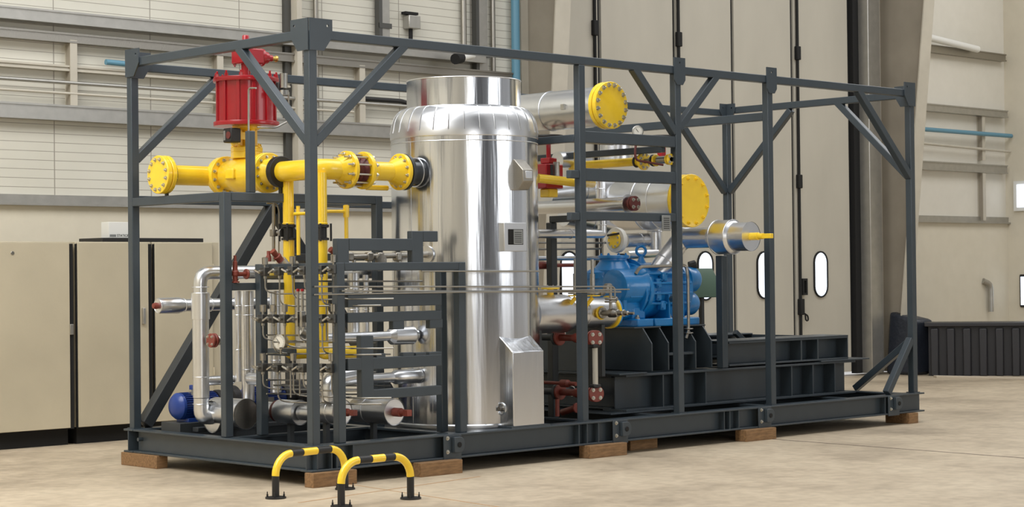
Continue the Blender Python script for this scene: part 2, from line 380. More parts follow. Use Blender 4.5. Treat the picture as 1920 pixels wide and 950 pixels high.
# ---- girts, trays and pipes along the wall
def rail(label, name, cat, z0, z1, y0, y1, xs, m, group='horizontal rails on the back wall', lip=None):
    t = T(name, label, cat, (xs[0], YW, z0), group)
    MB().box(xs[0], xs[1], YW-y1, YW-y0, z0, z1).build('channel', m, t, smooth=False, bevel=.004)
    b = MB(); b.box(xs[0], xs[1], YW-y1-.015, YW-y1, z0, z0+.02); b.box(xs[0], xs[1], YW-y1-.015, YW-y1, z1-.02, z1); b.build('lip', m, t, smooth=False)
    return t
L_, R_ = (-8.5, 7.55), (15.9, 18.9)
rail('bright galvanised cable tray, uppermost rail across the left wall', 'cable_tray', 'cable tray', 4.15, 4.28, .012, .16, (-8.5, 7.05), 'galv')
rail('thick dull girt just below the bright cable tray on the left wall', 'wall_girt', 'girt', 3.97, 4.07, 0, .10, L_, 'dull')
rail('pale thin girt carrying the bluish pipe left of the skid', 'wall_girt', 'girt', 3.68, 3.74, 0, .08, (-8.5, 4.1), 'purlin')
rail('wide dull girt at the height of the red actuator base, left wall', 'wall_girt', 'girt', 3.17, 3.33, 0, .10, L_, 'galv')
rail('upper girt to the right of the tapered column, under the ceiling', 'wall_girt', 'girt', 5.0, 5.12, 0, .1, R_, 'dull')
rail('galvanised girt right of the far corner post at its top height', 'wall_girt', 'girt', 4.06, 4.18, 0, .12, R_, 'galv')
rail('lower girt crossing behind the short hanging strut on the right', 'wall_girt', 'girt', 3.13, 3.27, 0, .1, R_, 'galv')
single(MB().pipe([(1.7, YW-.12, 3.80), (2.9, YW-.12, 3.78)], .03), 'water_pipe', 'pvc', 'short bluish pipe lying on the pale girt left of the corner bracket', 'pipe', (1.7, YW, 3.8))
single(MB().pipe([(15.9, YW-.15, 3.76), (18.95, YW-.15, 3.76)], .035), 'water_pipe', 'pvc', 'bluish grey pipe running along the wall at the far right', 'pipe', (15.9, YW, 3.76))
single(MB().pipe([(15.9, YW-.12, 3.55), (18.95, YW-.12, 3.50)], .022), 'conduit', 'purlin', 'thin cream conduit under the bluish grey pipe at the far right', 'conduit', (15.9, YW, 3.5))
single(MB().pipe([(-8.5, YW-.1, 3.56), (7.0, YW-.1, 3.56)], .02), 'conduit', 'galv', 'long thin conduit running behind the red actuator to the vessel', 'conduit', (-8.5, YW, 3.56))
single(MB().pipe([(-8.5, YW-.1, 3.45), (5.0, YW-.1, 3.45)], .014), 'conduit', 'purlin', 'thin cream conduit just below the grey one on the left wall', 'conduit', (-8.5, YW, 3.45))
single(MB().pipe([(16.3, YW-.2, 5.22), (17.9, YW-.2, 5.12)], .055), 'tube_light', 'wpaint', 'unlit white tube fixture on the topmost girt at the right', 'lamp', (16.3, YW, 5.2))
single(MB().pipe([(5.1, YW-.05, 3.62), (5.78, YW-.06, 3.62), (6.0, YW-.07, 3.55)], .028), 'cable', 'black', 'short black cable end on the wall left of the vessel collar', 'cable', (5.1, YW, 3.6))
# short vertical struts between girts
for X_, z0, z1, lb in ((1.34, 2.41+.9, 4.0, 'cream vertical strut between girts near the left edge of the photo'),
                   (3.15, 3.33, 4.0, 'cream vertical strut between girts left of the red gearbox'),
                   (5.14, 3.33, 4.0, 'cream vertical strut between girts right of the front corner post'),
                   (7.30, 3.33, 3.97, 'cream vertical strut beside the blue pipe above the vessel collar'),
                   (18.2, 3.33, 4.05, 'cream strut under the galvanised girt at the far right'),
                   (18.2, 2.35, 3.12, 'cream strut hanging below the lower girt at the far right')):
    t = T('wall_strut', lb, 'strut', (X_, YW, z0), 'vertical struts on the back wall')
    MB().box(X_-.05, X_+.05, YW-.02, YW, z0, z1).build('flange', 'purlin', t, smooth=False)
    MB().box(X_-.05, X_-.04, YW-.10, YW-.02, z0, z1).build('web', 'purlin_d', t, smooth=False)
    MB().box(X_-.05, X_+.03, YW-.11, YW-.10, z0, z1).build('flange', 'purlin', t, smooth=False)
t = T('wall_column', 'tall grey steel column on the wall behind the front corner post', 'column', (4.17, YW, 0))
MB().box(4.06, 4.16, YW-.05, YW, 0.0, 7.3).build('flange', 'dark_steel', t, smooth=False); MB().box(4.15, 4.22, YW-.16, YW, 0, 7.3).build('web', 'purlin', t, smooth=False)
for X_, w_, z0, m, nm, cat, lb in ((5.50, .06, 4.28, 'galv', 'cable_trunking', 'trunking', 'perforated galvanised trunking dropping left of the small junction box'),
                       (7.06, .075, 4.05, 'galv', 'cable_trunking', 'trunking', 'perforated galvanised trunking dropping left of the blue riser pipe')):
    t = T(nm, lb, cat, (X_, YW, z0), 'vertical galvanised trunkings')
    MB().box(X_-w_, X_+w_, YW-.10, YW-.03, z0, 7.3).build('channel', m, t, smooth=False, bevel=.004)
    MB().box(X_-w_-.05, X_-w_, YW-.11, YW-.03, z0, 7.3).build('slotted_side', 'dark_steel', t, smooth=False)
    MB().box(X_-w_-.05, X_+w_+.02, YW-.115, YW-.1, z0+.18, z0+.24).build('strap', 'dark_steel', t, smooth=False)
single(MB().pipe([(6.78, YW-.05, 4.30), (6.78, YW-.05, 7.3)], .035), 'conduit', 'dull', 'grey vertical conduit left of the galvanised trunking above the vessel', 'conduit', (6.78, YW, 4.3))
single(MB().pipe([(7.27, YW-.05, 3.3), (7.27, YW-.05, 7.3)], .03), 'conduit', 'dull', 'grey vertical conduit between trunking and the blue riser pipe', 'conduit', (7.27, YW, 3.3))
single(MB().pipe([(7.61, YW-.1, 3.2), (7.61, YW-.1, 7.3)], .055), 'water_pipe', 'pvc', 'blue vertical riser pipe beside the left tapered column', 'pipe', (7.61, YW, 3.2))
single(MB().pipe([(3.95+.55, YW-.05, 3.3), (4.5, YW-.05, 7.3)], .03), 'conduit', 'dull', 'grey vertical conduit right of the tall grey steel column', 'conduit', (4.5, YW, 3.3))
single(MB().pipe([(18.35, YW-.1, .85), (18.35, YW-.1, 1.30), (18.2, YW-.05, 1.36)], .045, .1), 'conduit', 'galv', 'short bent grey pipe rising behind the black barrier', 'conduit', (18.35, YW, .85))
t = T('junction_box', 'small grey junction box with a black cable drop on the panel wall', 'junction box', (5.98, YW, 4.5), None)
p = P(766, 40, Y=YW)
MB().box(p.x-.09, p.x+.09, YW-.12, YW, p.z-.10, p.z+.06).build('box', 'galv', t, bevel=.01)
MB().box(p.x-.13, p.x+.07, YW-.10, YW-.02, p.z+.07, p.z+.10).build('bracket', 'hole', t)
MB().pipe([(p.x-.02, YW-.06, p.z-.1), (p.x-.02, YW-.06, p.z-.22), (p.x-.03, YW-.06, p.z-.26)], .025).build('cable', 'hole', t)
p = P(862, 108, Y=YW-.35)
t = T('security_camera', 'white and black bullet camera under the cable tray above the vessel', 'camera', p)
MB().pipe([p+V((.3, .1, .06)), p+V((.02, 0, 0))], .045, seg=14).build('housing', 'wpaint', t)
MB().pipe([p+V((.02, 0, 0)), p+V((-.12, -.05, -.03))], .065, seg=14).build('lens_hood', 'hole', t)
MB().pipe([p+V((.28, .1, .06)), p+V((.28, .18, .12))], .02).build('bracket', 'galv', t)

# ================================================================== THE SKID FRAME
FZ = -.035
S = .073; H = S/2; ZT = 3.426; ZB = .273; LX = 7.84; WY = 2.48
Z0 = .075
sk = T('skid_frame', 'charcoal steel skid frame with uprights, braces and bolted lugs on timber blocks', 'skid frame', (0, 0, Z0))
def fr(name, b, bev=.006, m='frame', **kw): return b.build(name, m, sk, bevel=bev, **kw)
def ibeam_x(b, x0, x1, y, z0, z1, w_=.12, tf=.016, tw=.012):
    b.box(x0, x1, y-w_/2, y+w_/2, z1-tf, z1); b.box(x0, x1, y-w_/2, y+w_/2, z0, z0+tf); b.box(x0, x1, y-tw/2, y+tw/2, z0+tf, z1-tf); return b
def ibeam_y(b, x, y0, y1, z0, z1, w_=.12, tf=.016, tw=.012):
    b.box(x-w_/2, x+w_/2, y0, y1, z1-tf, z1); b.box(x-w_/2, x+w_/2, y0, y1, z0, z0+tf); b.box(x-tw/2, x+tw/2, y0, y1, z0+tf, z1-tf); return b
Z0 = .075
fr('base_beam', ibeam_x(MB(), -.075, LX+.10, 0, Z0, ZB, .14), .003)
fr('base_beam', ibeam_x(MB(), -.075, LX+.10, WY, Z0, ZB, .14), .003)
fr('base_beam', ibeam_y(MB(), -.01, -.06, WY-.07, Z0+.001, ZB-.001, .12), .003)
fr('base_beam', ibeam_y(MB(), LX-.12, .07, WY-.07, Z0+.001, ZB-.001, .12), .003)
for x in (1.45, 3.1, 3.95, 5.49, 6.8):
    fr('cross_beam', ibeam_y(MB(), x, .07, WY-.07, Z0+.002, ZB-.004, .10), 0)
fr('cross_beam', ibeam_x(MB(), .05, 1.4, 1.12, Z0+.002, ZB-.003, .10), 0)
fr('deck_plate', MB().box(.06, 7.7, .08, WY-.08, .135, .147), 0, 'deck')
for x in (.12, .17, .33, 2.80, 2.90, 3.04, 4.72, 4.80, 4.93, 7.25, 7.33):
    fr('stiffener', MB().box(x-.005, x+.005, -.066, -.006, Z0+.016, ZB-.016), 0, smooth=False)
# uprights
PX = [0, 2.916, 4.164, 5.491, 7.836]
for x in PX: fr('upright', MB().box(x-H, x+H, -H, H, ZB, ZT-.02 if x != 2.916 else ZT-S))
for x in (0, LX): fr('upright', MB().box(x-H, x+H, WY-H, WY+H, ZB, ZT-.02))
for x, y in [(x, 0) for x in PX]+[(0, WY)]:
    fr('foot_plate', MB().box(x-.05, x+.05, y-.05, y+.05, ZB, ZB+.008), 0)
# top rails
for a, c in ((H, PX[2]-H), (PX[2]+H, PX[3]-H), (PX[3]+H, PX[4]-H)):
    fr('top_rail', MB().box(a, c, -H+.001, H-.001, ZT-S, ZT))
fr('top_rail', MB().box(H, LX-H, WY-H+.001, WY+H-.001, ZT-.035-S, ZT-.035))
fr('top_rail', MB().box(-H+.001, H-.001, H, WY-H, ZT-S, ZT))
fr('top_rail', MB().box(LX-H+.001, LX+H-.001, H, WY-H, ZT-.01-S, ZT-.01))
fr('roof_cross_rail', MB().box(PX[3]-H+.002, PX[3]+H-.002, H, WY-H, 3.07-S, 3.075))
# bracket plates with a hole (keyhole polygon)
def plate(pts, hole, hr, normal, t_=.012):
    pts = [V(p) for p in pts]; n = V(normal).normalized(); u = (pts[1]-pts[0]).normalized(); v_ = n.cross(u)
    hole = V(hole); k = 12
    i0 = min(range(len(pts)), key=lambda i: (pts[i]-hole).length); a0 = math.atan2((pts[i0]-hole).dot(v_), (pts[i0]-hole).dot(u))
    area_ = sum((pts[i].cross(pts[(i+1) % len(pts)])).dot(n) for i in range(len(pts)))
    sg = -1 if area_ > 0 else 1
    hp = [hole+u*(hr*math.cos(a0+sg*2*PI*j/k))+v_*(hr*math.sin(a0+sg*2*PI*j/k)) for j in range(k)]
    ordered = pts[i0:]+pts[:i0]
    b = MB(); off = n*t_
    A = [b.b.verts.new(p) for p in ordered]; B = [b.b.verts.new(p+off) for p in ordered]
    C_ = [b.b.verts.new(p) for p in hp]; D = [b.b.verts.new(p+off) for p in hp]
    # split in two faces by two cuts so that no vertex repeats inside a face
    m_ = len(ordered)//2; h_ = k//2
    # second cut: outer vertex index m_ to hole vertex nearest
    jb = min(range(1, k), key=lambda j: (hp[j]-ordered[m_]).length)
    for O, I in ((A, C_), (B, D)):
        b.b.faces.new([O[i] for i in range(0, m_+1)]+[I[j] for j in range(jb, -1, -1)][::1] if sg < 0 else [O[i] for i in range(0, m_+1)]+[I[j] for j in range(jb, k)]+[I[0]]) if False else None
    # simple robust fill: triangulate with ngon walk both sides
    for O, I in ((A, C_), (B, D)):
        hol = [I[(-j) % k] for j in range(k)]           # same turning sense as the outline
        jj = min(range(1, k), key=lambda j: (hol[j].co-O[m_].co).length)
        b.b.faces.new([O[i] for i in range(0, m_+1)]+[hol[j] for j in range(jj, -1, -1)])
        b.b.faces.new([O[i] for i in range(m_, len(O))]+[O[0]]+[hol[0]]+[hol[j] for j in range(k-1, jj-1, -1)])
    for lst1, lst2 in ((A, B), (C_, D)):
        for i in range(len(lst1)):
            j = (i+1) % len(lst1); b.b.faces.new((lst1[i], lst1[j], lst2[j], lst2[i]))
    return b
def bracket(corner, dirs, z0, z1, w_=.20):
    """corner bracket: plates running from the corner along each direction given (direction, outward normal)"""
    for d, n in dirs:
        d = V(d); n = V(n); c = V(corner)+n*(H+.001)-d*(H+.0)
        pts = [c+V((0, 0, z1)), c+d*w_+V((0, 0, z1)), c+d*w_+V((0, 0, z0+.11)), c+d*(w_*.62)+V((0, 0, z0)), c+V((0, 0, z0))]
        fr('bracket_plate', plate(pts, c+d*(w_-.045)+V((0, 0, z1-.05)), .011, n), 0, smooth=False)
bracket((0, 0, 0), (((1, 0, 0), (0, -1, 0)), ((0, 1, 0), (-1, 0, 0))), 3.265, 3.508, .215)
bracket((LX, 0, 0), (((-1, 0, 0), (0, -1, 0)),), 3.255, 3.50, .19)
bracket((LX, 0, 0), (((0, 1, 0), (-1, 0, 0)),), 3.255, 3.47, .19)
bracket((0, WY, 0), (((0, -1, 0), (-1, 0, 0)),), 3.265, 3.50, .21)
bracket((0, WY, 0), (((1, 0, 0), (0, -1, 0)),), 3.255, 3.48, .19)
bracket((LX, WY, 0), (((-1, 0, 0), (0, -1, 0)), ((0, -1, 0), (-1, 0, 0))), 3.255, 3.455, .2)
for x in (PX[2], PX[3]):
    y = -H-.013; w_ = .075; c = V((x+.012, y, 0))
    pts = [c+V(q) for q in ((-w_, 0, 3.502), (w_, 0, 3.502), (w_, 0, 3.30), (w_-.035, 0, 3.255), (-w_+.035, 0, 3.255), (-w_, 0, 3.30))]
    fr('bracket_plate', plate(pts, c+V((0, 0, 3.455)), .011, (0, 1, 0)), 0, smooth=False)
# braces
def brace(a, b_): fr('brace', MB().beam(a, b_, S*.96))
brace((0, .91, 3.375), (0, .02, 2.575)); brace((.93, 0, 3.375), (.02, 0, 2.56))
brace((3.60, 0, 3.375), (4.14, 0, 2.82)); brace((4.73, 0, 3.375), (4.19, 0, 2.86))
brace((6.93, 0, 3.375), (7.82, 0, 2.52)); brace((LX, .93, 3.375), (LX, .02, 2.52))
brace((.90, WY, 3.34), (.02, WY, 2.56))
brace((6.95, WY, 3.30), (7.80, WY, 2.46)); brace((LX, 1.55, 3.33), (LX, 2.44, 2.46))
brace((7.37, 0, .29), (7.80, 0, .83)); brace((LX-.02, .72, .29), (LX-.02, .03, .80))
# diagonal A frame on the rear side
fr('diagonal_brace', ibd := MB().beam((.09, WY, .30), (1.46, WY, 2.19), .11, .10), .004, 'frame_dark')
fr('diagonal_brace', MB().beam((1.46, WY, 2.19), (2.9, WY, .30), .11, .10), .004, 'frame_dark')
fr('long_rail', MB().box(H, 3.1, WY-H, WY+H, 2.19, 2.255), .005)
# valve support frame (second storey on the left)
XM = 1.57
fr('upright', MB().box(-H, H, 1.13-H, 1.13+H, ZB, 2.235)); fr('upright', MB().box(XM-H, XM+H, 1.13-H, 1.13+H, .15, 2.235))
fr('upright', MB().box(XM-H, XM+H, WY-.1-H, WY-.1+H, .15, 2.19), m='frame_dark')
fr('valve_frame_rail', MB().box(H, XM-H, 1.13-H, 1.13+H, 2.235-S, 2.235)); fr('valve_frame_rail', MB().box(-H, H, 1.13+H, WY-H, 2.235-S, 2.235))
fr('valve_frame_rail', MB().box(XM-H, XM+H, 1.13+H, WY-H, 2.235-S, 2.235))
fr('valve_frame_rail', MB().box(H, XM-H, 1.13-H*.8, 1.13+H*.8, 1.445, 1.505))
fr('stub_post', MB().box(.25-.03, .25+.03, 1.13-.03, 1.13+.03, 2.235, 2.735))
# gauge panel frame
XA, YA, XB, XC = .31, 1.08, .25, 1.50
zr = 1.655
fr('upright', MB().box(XA-H, XA+H, YA-H, YA+H, ZB, zr)); fr('upright', MB().box(XB-H, XB+H, -H, H, ZB, zr+.0))
fr('upright', MB().box(XC-H, XC+H, -H, H, ZB, zr)); fr('upright', MB().box(1.43-H*.9, 1.43+H*.9, .15-H, .15+H, ZB, zr-.02))
fr('panel_rail', MB().beam((XB+.03, H, zr-H), (XA, YA-H, zr-H), S))
fr('panel_rail', MB().box(XB+H, XC-H, -H, H, zr-S+.008, zr))
def zf(y, x=720): return P(x, y, Y=0).z
def rung(x0, x1, y0, y1, xr=None, name='panel_rail'):
    a = P(x0, (y0+y1)/2, Y=-.0); c = P(x1, (y0+y1)/2, Y=0); z1 = P((x0+x1)/2, y0, Y=0).z; z0 = P((x0+x1)/2, y1, Y=0).z
    dq = {'panel_rail': .030, 'panel_post': .0315, 'panel_block': .0285}[name]
    fr(name, MB().box(a.x, c.x, -dq, dq, z0, z1), .005)
rung(648, 824, 550, 574); rung(648, 824, 584, 602); rung(648, 824, 668, 690); rung(694, 824, 726, 744)
rung(673, 696, 629, 745, name='panel_post'); rung(733, 754, 600, 617, name='panel_block'); rung(802, 826, 598, 615, name='panel_block')
rung(702, 719, 662, 672, name='panel_block'); rung(752, 772, 660, 672, name='panel_block'); rung(776, 795, 660, 672, name='panel_block'); rung(801, 824, 659, 672, name='panel_block')
rung(628, 650, 447, 495, name='panel_post'); rung(650, 774, 447, 470); rung(768, 789, 433, 495, name='panel_post'); rung(789, 817, 433, 453, name='panel_block')
# right bay rails
for y0, y1 in ((251, 272), (319, 342), (398, 414)):
    z1 = P(1180, y0+0, Y=0).z; z0 = P(1180, y1, Y=0).z
    fr('bay_rail', MB().box(PX[1]+H, PX[2]-H, -.03, .03, z0, z1))
for y0, y1 in ((319, 334), (398, 413)):
    z1 = P(1072, y0, Y=0).z; z0 = P(1072, y1, Y=0).z; a = P(1066, 330, Y=0).x
    fr('bay_stub', MB().box(a, PX[1]-H, -.03, .03, z0, z1))
fr('bay_cross_rail', MB().box(PX[1]-H, PX[1]+H, H, WY-H, 2.69, 2.755)); fr('bay_cross_rail', MB().box(PX[2]-.16, PX[2]-.10, H, WY-H, 2.64, 2.70))
fr('cable_ladder', MB().box(PX[1]+.1, PX[2]-.2, .45, .62, 2.735, 2.745), 0, 'galv')
fr('upright', MB().box(3.45-H, 3.45+H, .9-H, .9+H, .15, 2.02), m='frame_dark')
fr('bay_cross_rail', MB().box(3.45-.03, 3.45+.03, .05, .9, 2.02, 2.08), m='frame_dark')
for px_ in (849, 1164, 1435, 1677):      # lug plates on the base beam
    c = P(px_, 800, Y=-.075); x = c.x
    o = fr('lug_plate', MB().box(x-.10, x+.09, -.078, -.068, Z0-.012, ZB-.008), .003)
    b = MB(); pr = []
    for i in range(9):
        a = -PI/2+PI*i/8; pr.append((x+.045+.052*math.cos(a), -.115, .188+.062*math.sin(a)))
    pr += [(x-.015, -.115, .250), (x-.015, -.115, .126)]
    b.prism(pr, (0, .037, 0)).build('pad_eye', 'frame', o, bevel=.004)
    MB().disc((x+.035, -.118, .188), nY, .022, .008).build('pin_hole', 'hole', o)
    for dz in (-.055, .055): bolt_at(o, V((x-.06, -.078, .188+dz)), nY.to_track_quat('Z', 'Y').to_matrix().to_4x4(), bolt_mesh(.014, .016, 'zinc'))
fr('earthing_boss', MB().cyl((-.016, 2.35, .19), (-.06, 2.35, .19), .016), 0)
np_ = P(1250, 418, Y=-.05)
t = T('rating_plate', 'grey data plate fixed beside the third upright under the lowest bay rail', 'plate', np_)
MB().box(np_.x-.06, np_.x+.05, -.055, -.04, np_.z-.07, np_.z+.07).build('plate', 'plate', t, bevel=.003)
b = MB()
for i in range(6): b.box(np_.x-.045, np_.x+.03, -.0565, -.0555, np_.z-.05+i*.018, np_.z-.044+i*.018)
b.build('print', 'hole', t, smooth=False)
# ================================================================== SEPARATOR VESSEL
VX, VY = 2.215, .715
VR = 137.5/scale((VX, VY, 2)); dv = V((VX-CAM.x, VY-CAM.y, 0)).normalized()
ve = T('separator_vessel', 'tall insulated vertical vessel clad in shiny aluminium standing in the middle of the skid', 'vessel', (VX, VY, .147))
z1, z2, z3, z4 = zat(262, VX, VY), zat(252, VX, VY), zat(206, VX, VY), zat(154, VX, VY)
base = (VX, VY, 0)
MB().rev([(VR, .30), (VR, z1)], base, UZ, 96).build('shell', 'clad', ve)
MB().rev([(VR-.02, .147), (VR-.02, .27), (VR+.014, .275), (VR+.014, .295), (VR, .305)], base, UZ, 96).build('base_skirt', 'cladpipe', ve)
rc = 107/scale((VX, VY, 3)); prof = [(VR, z1), (VR+.006, z1), (VR+.006, z2)]
for i in range(1, 11):
    a = PI/2*i/10; prof.append((rc+.01+(VR-rc-.01)*math.cos(a), z2+(z3-z2)*math.sin(a)))
MB().rev(prof+[(rc-.03, z3)], base, UZ, 96, cap=False).build('domed_shoulder', 'cladpipe', ve)
b = MB()
for k in range(30):
    a = 2*PI*k/30; pts = []
    for r, z in prof[2:]: pts.append((VX+(r+.001)*math.cos(a), VY+(r+.001)*math.sin(a), z))
    b.pipe(pts, .0045, .001, 6, 1)
b.build('shoulder_seams', 'cladpipe', ve)
b = MB(); b.ring((VX, VY, z1), UZ, VR, .006, 96); b.ring((VX, VY, z1-.045), UZ, VR, .004, 96); b.ring((VX, VY, z3), UZ, rc+.006, .006, 96); b.build('seam_bead', 'cladpipe', ve)
b = MB(); b.rev([(rc, z3-.02), (rc, z4), (rc-.012, z4), (rc-.012, z4-.1)], base, UZ, 96, cap=False); b.build('collar', 'clad', ve)
MB().disc((VX, VY, z4-.12), UZ, rc-.01, .02, 64).build('top_lid', 'dull', ve)
MB().ring((VX, VY, z4), UZ, rc, .005, 96).build('collar_rim', 'cladpipe', ve)
def on_shell(px, py, extra=0):
    s_ = (px-P(0, 0, X=0).x*0-871)/scale((VX, VY, 2)); a0 = math.atan2(-dv.y, -dv.x); th = math.asin(max(-1, min(1, s_/VR)))
    a = a0+th; n = V((math.cos(a), math.sin(a), 0)); p = V((VX, VY, 0))+n*(VR+extra); p.z = zat(py, p.x, p.y); return p, n
b = MB()
for pxx in (772, 808, 822, 905, 985):
    q, n = on_shell(pxx, 500); b.beam((q.x, q.y, .31), (q.x, q.y, z1-.05), .012, .006, up=n)
b.build('lap_seam', 'clad', ve)
# sight box
bx = P(981, 330, Y=-.04); zt_, zb_ = P(981, 298, Y=-.04).z, P(981, 355, Y=-.04).z
pr = [(bx.x, .14, zt_+.02), (bx.x, .06, zt_), (bx.x, -.04, zt_-.09), (bx.x, -.04, zb_+.07), (bx.x, .02, zb_), (bx.x, .14, zb_)]
o = MB().prism(pr, (.12, 0, 0)).build('instrument_box', 'dull', ve, bevel=.006)
MB().box(bx.x+.025, bx.x+.10, -.046, -.038, zt_-.16, zt_-.10).build('door', 'cladpipe', o, bevel=.003)
# nameplate
c = P(966, 444, Y=.045)
o = MB().box(c.x-.13, c.x+.13, .04, .12, c.z-.12, c.z+.12).build('nameplate_frame', 'cladpipe', ve, bevel=.004)
MB().box(c.x-.085, c.x+.085, .034, .042, c.z-.065, c.z+.065).build('nameplate_backing', 'hole', o, bevel=.003)
MB().box(c.x-.03, c.x+.075, .030, .035, c.z-.06, c.z+.06).build('nameplate', 'plate', o)
b = MB()
for i in range(6): b.box(c.x-.02, c.x+.06, .029, .0303, c.z-.045+i*.016, c.z-.04+i*.016)
b.build('nameplate_print', 'hole', o, smooth=False)
# big hood with sloping top
Yh = -.055; a = P(962, 700, Y=Yh).x; c2 = P(1020, 700, Y=Yh).x
zt1 = P(962, 660, Y=Yh).z; zt2 = P(936, 628, X=a).z; zb_ = .285
pr = [(a, .2, zt2), (a, .12, zt2), (a, Yh, zt1), (a, Yh, zb_), (a, .2, zb_)]
o = MB().prism(pr, (c2-a, 0, 0)).build('drain_hood', 'clad', ve, bevel=.006)
q = P(941, 766, X=a)
MB().ring((a-.004, q.y, q.z), nX, .045, .009, 24).build('port_ring', 'cladpipe', o); MB().cyl((a, q.y, q.z), (a-.035, q.y, q.z), .02).build('drain_plug', 'dull', o)
MB().box(a-.03, c2+.06, Yh-.01, .3, .273, .287).build('hood_base', 'frame', o)
# nozzle towards the yellow pipe
YN = .62; ZN = P(745, 322, Y=YN).z
XE = P(750, 322, Y=YN).x
o = flange(ve, (XE+.045, YN, ZN), nX, .152, .03, 0, 'frame_dark', name='nozzle_flange')
MB().rev([(.105, 0), (.09, .06), (.088, .30)], (XE+.06, YN, ZN), pX, 32).build('nozzle_neck', 'frame_dark', ve)
q = V((VX-VR*.97, YN, ZN)); b = MB(); b.ring(q+V((-.035, 0, 0)), pX, .12, .006, 40); b.build('rosette', 'cladpipe', ve)
q, n = on_shell(801, 477, 0)
MB().rev([(.075, -.03), (.075, .02), (.03, .021)], q, n, 28).build('instrument_port', 'cladpipe', ve)
MB().rev([(.028, 0), (.028, .11)], q, n, 20).build('port_pipe', 'dull', ve)

# ================================================================== YELLOW INLET PIPELINE
XL = .55; YL = 2.0; RP = .084
yp = T('inlet_pipeline', 'yellow pipeline running from the blind end flange at left to the vessel nozzle', 'pipe', (XL, YN, ZN))
vy = lambda px: P(px, 325, X=XL).y
xs = lambda px: P(px, 322, Y=YN).x
Yv1, Yv2 = vy(424), vy(499)
XB_ = P(300, 328, Y=YL).x
MB().pipe([(XB_+.03, YL, ZN), (XL, YL, ZN), (XL, Yv1+.03, ZN)], RP, .2, 32, 10).build('main_pipe', 'yellow', yp)
MB().pipe([(XL, Yv2-.03, ZN), (XL, YN, ZN), (xs(646), YN, ZN)], RP, .22, 32, 10).build('elbow_pipe', 'yellow', yp)
MB().pipe([(xs(685), YN, ZN), (xs(742), YN, ZN)], RP*.93, seg=32).build('spool', 'yellow', yp)
flange(yp, (XB_, YL, ZN), nX, .16, .045, 12, br=.014, name='blind_flange')
flange(yp, (XB_+.05, YL, ZN), nX, .16, .04, 12, br=.012, front=False, back=True)
for y_ in (Yv1, Yv2):
    s_ = 1 if y_ == Yv1 else -1
    flange(yp, (XL, y_+s_*.04, ZN), pY*s_, .165, .035, 0)
    MB().rev([(.12, 0), (.086, .09)], (XL, y_+s_*.055, ZN), pY*s_, 32).build('weld_neck', 'yellow', yp)
x1, x2 = xs(650), xs(682)
for x, s_ in ((x1, -1), (x2, 1)):
    flange(yp, (x, YN, ZN), nX, .155, .035, 0)
    MB().rev([(.125, 0), (.086, .09)], (x+s_*.015, YN, ZN), pX*s_, 32).build('weld_neck', 'yellow', yp)
flange(yp, (XE, YN, ZN), nX, .153, .035, 12, br=.013)
MB().rev([(.125, 0), (.08, .1)], (XE-.015, YN, ZN), nX, 32).build('weld_neck', 'yellow', yp)
MB().rev([(.09, 0), (.115, .02), (.085, .05), (.115, .08), (.085, .11), (.115, .14), (.09, x2-x1-.02)], (x1+.01, YN, ZN), pX, 32).build('expansion_bellows', 'oxide_dark', yp)
for k in range(10):
    a_ = 2*PI*(k+.5)/10; y_, z_ = YN+.127*math.cos(a_), ZN+.127*math.sin(a_)
    o = MB().cyl((x1-.08, y_, z_), (x2+.06, y_, z_), .0085, seg=8).build('tie_rod', 'zinc', yp)
    for x in (x1-.035, x2+.03): MB().rev([(.017, 0), (.017, .016)], (x, y_, z_), pX, 6).build('nut', 'zinc', o)
for (c_, ax) in (((0.02, YL, ZN), nX), ((XL, 1.13, ZN), nY)):
    o = frame_between([V(c_)+(pY if ax is nX else pX)*(.128*math.cos(2*PI*i/36))+UZ*(.128*math.sin(2*PI*i/36))+ax*.03 for i in range(36)],
                  [V(c_)+(pY if ax is nX else pX)*(.083*math.cos(2*PI*i/36))+UZ*(.083*math.sin(2*PI*i/36))+ax*.03 for i in range(36)], -ax*.06).build('support_clamp', 'black', yp, bevel=.004)
    MB().box(c_[0]-.012, c_[0]+.012, c_[1]-.012, c_[1]+.012, 2.235, ZN-.12).build('support_stem', 'frame_dark', yp)
b = MB().pipe([(x1+.3, YN+.12, ZN-.13), (XE-.04, YN+.12, ZN-.13)], .022); b.build('bypass_line', 'yellow', yp)

# ================================================================== ACTUATED VALVE
Yv = vy(463); va = T('actuated_valve', 'yellow ball valve topped by a big red drum actuator and red gearbox', 'valve', (XL, Yv, ZN))
hw = (Yv1-Yv2)/2; ym = (Yv1+Yv2)/2
MB().rev([(.09, -hw), (.125, -hw+.05), (.15, -.07), (.16, 0), (.15, .07), (.125, hw-.05), (.09, hw)], (XL, ym, ZN), nY, 40).build('valve_body', 'yellow', va)
for y_, s_ in ((Yv1, -1), (Yv2, 1)):
    flange(va, (XL, y_+s_*.0, ZN), pY*s_, .168, .04, 12, br=.014, front=(s_ == -1), back=(s_ == 1) and False)
o = flange(va, (XL, Yv2-.036, ZN), nY, .166, .03, 12, br=.014)
MB().box(XL-.175, XL-.1, ym-.06, ym+.06, ZN-.045, ZN+.045).build('body_boss', 'yellow', va, bevel=.012)
zz = lambda y: zat(y, XL, Yv)
o = MB().rev([(.135, zz(297)), (.135, zz(286)), (.128, zz(285.5)), (.135, zz(285)), (.135, zz(277)), (.115, zz(274))], (XL, Yv, 0), UZ, 8).build('bonnet_flange', 'yellow', va, bevel=.004)
bolts(o, (XL, Yv, zz(277)), UZ, .118, 8, .014, .03, 'yellow')
b = MB()
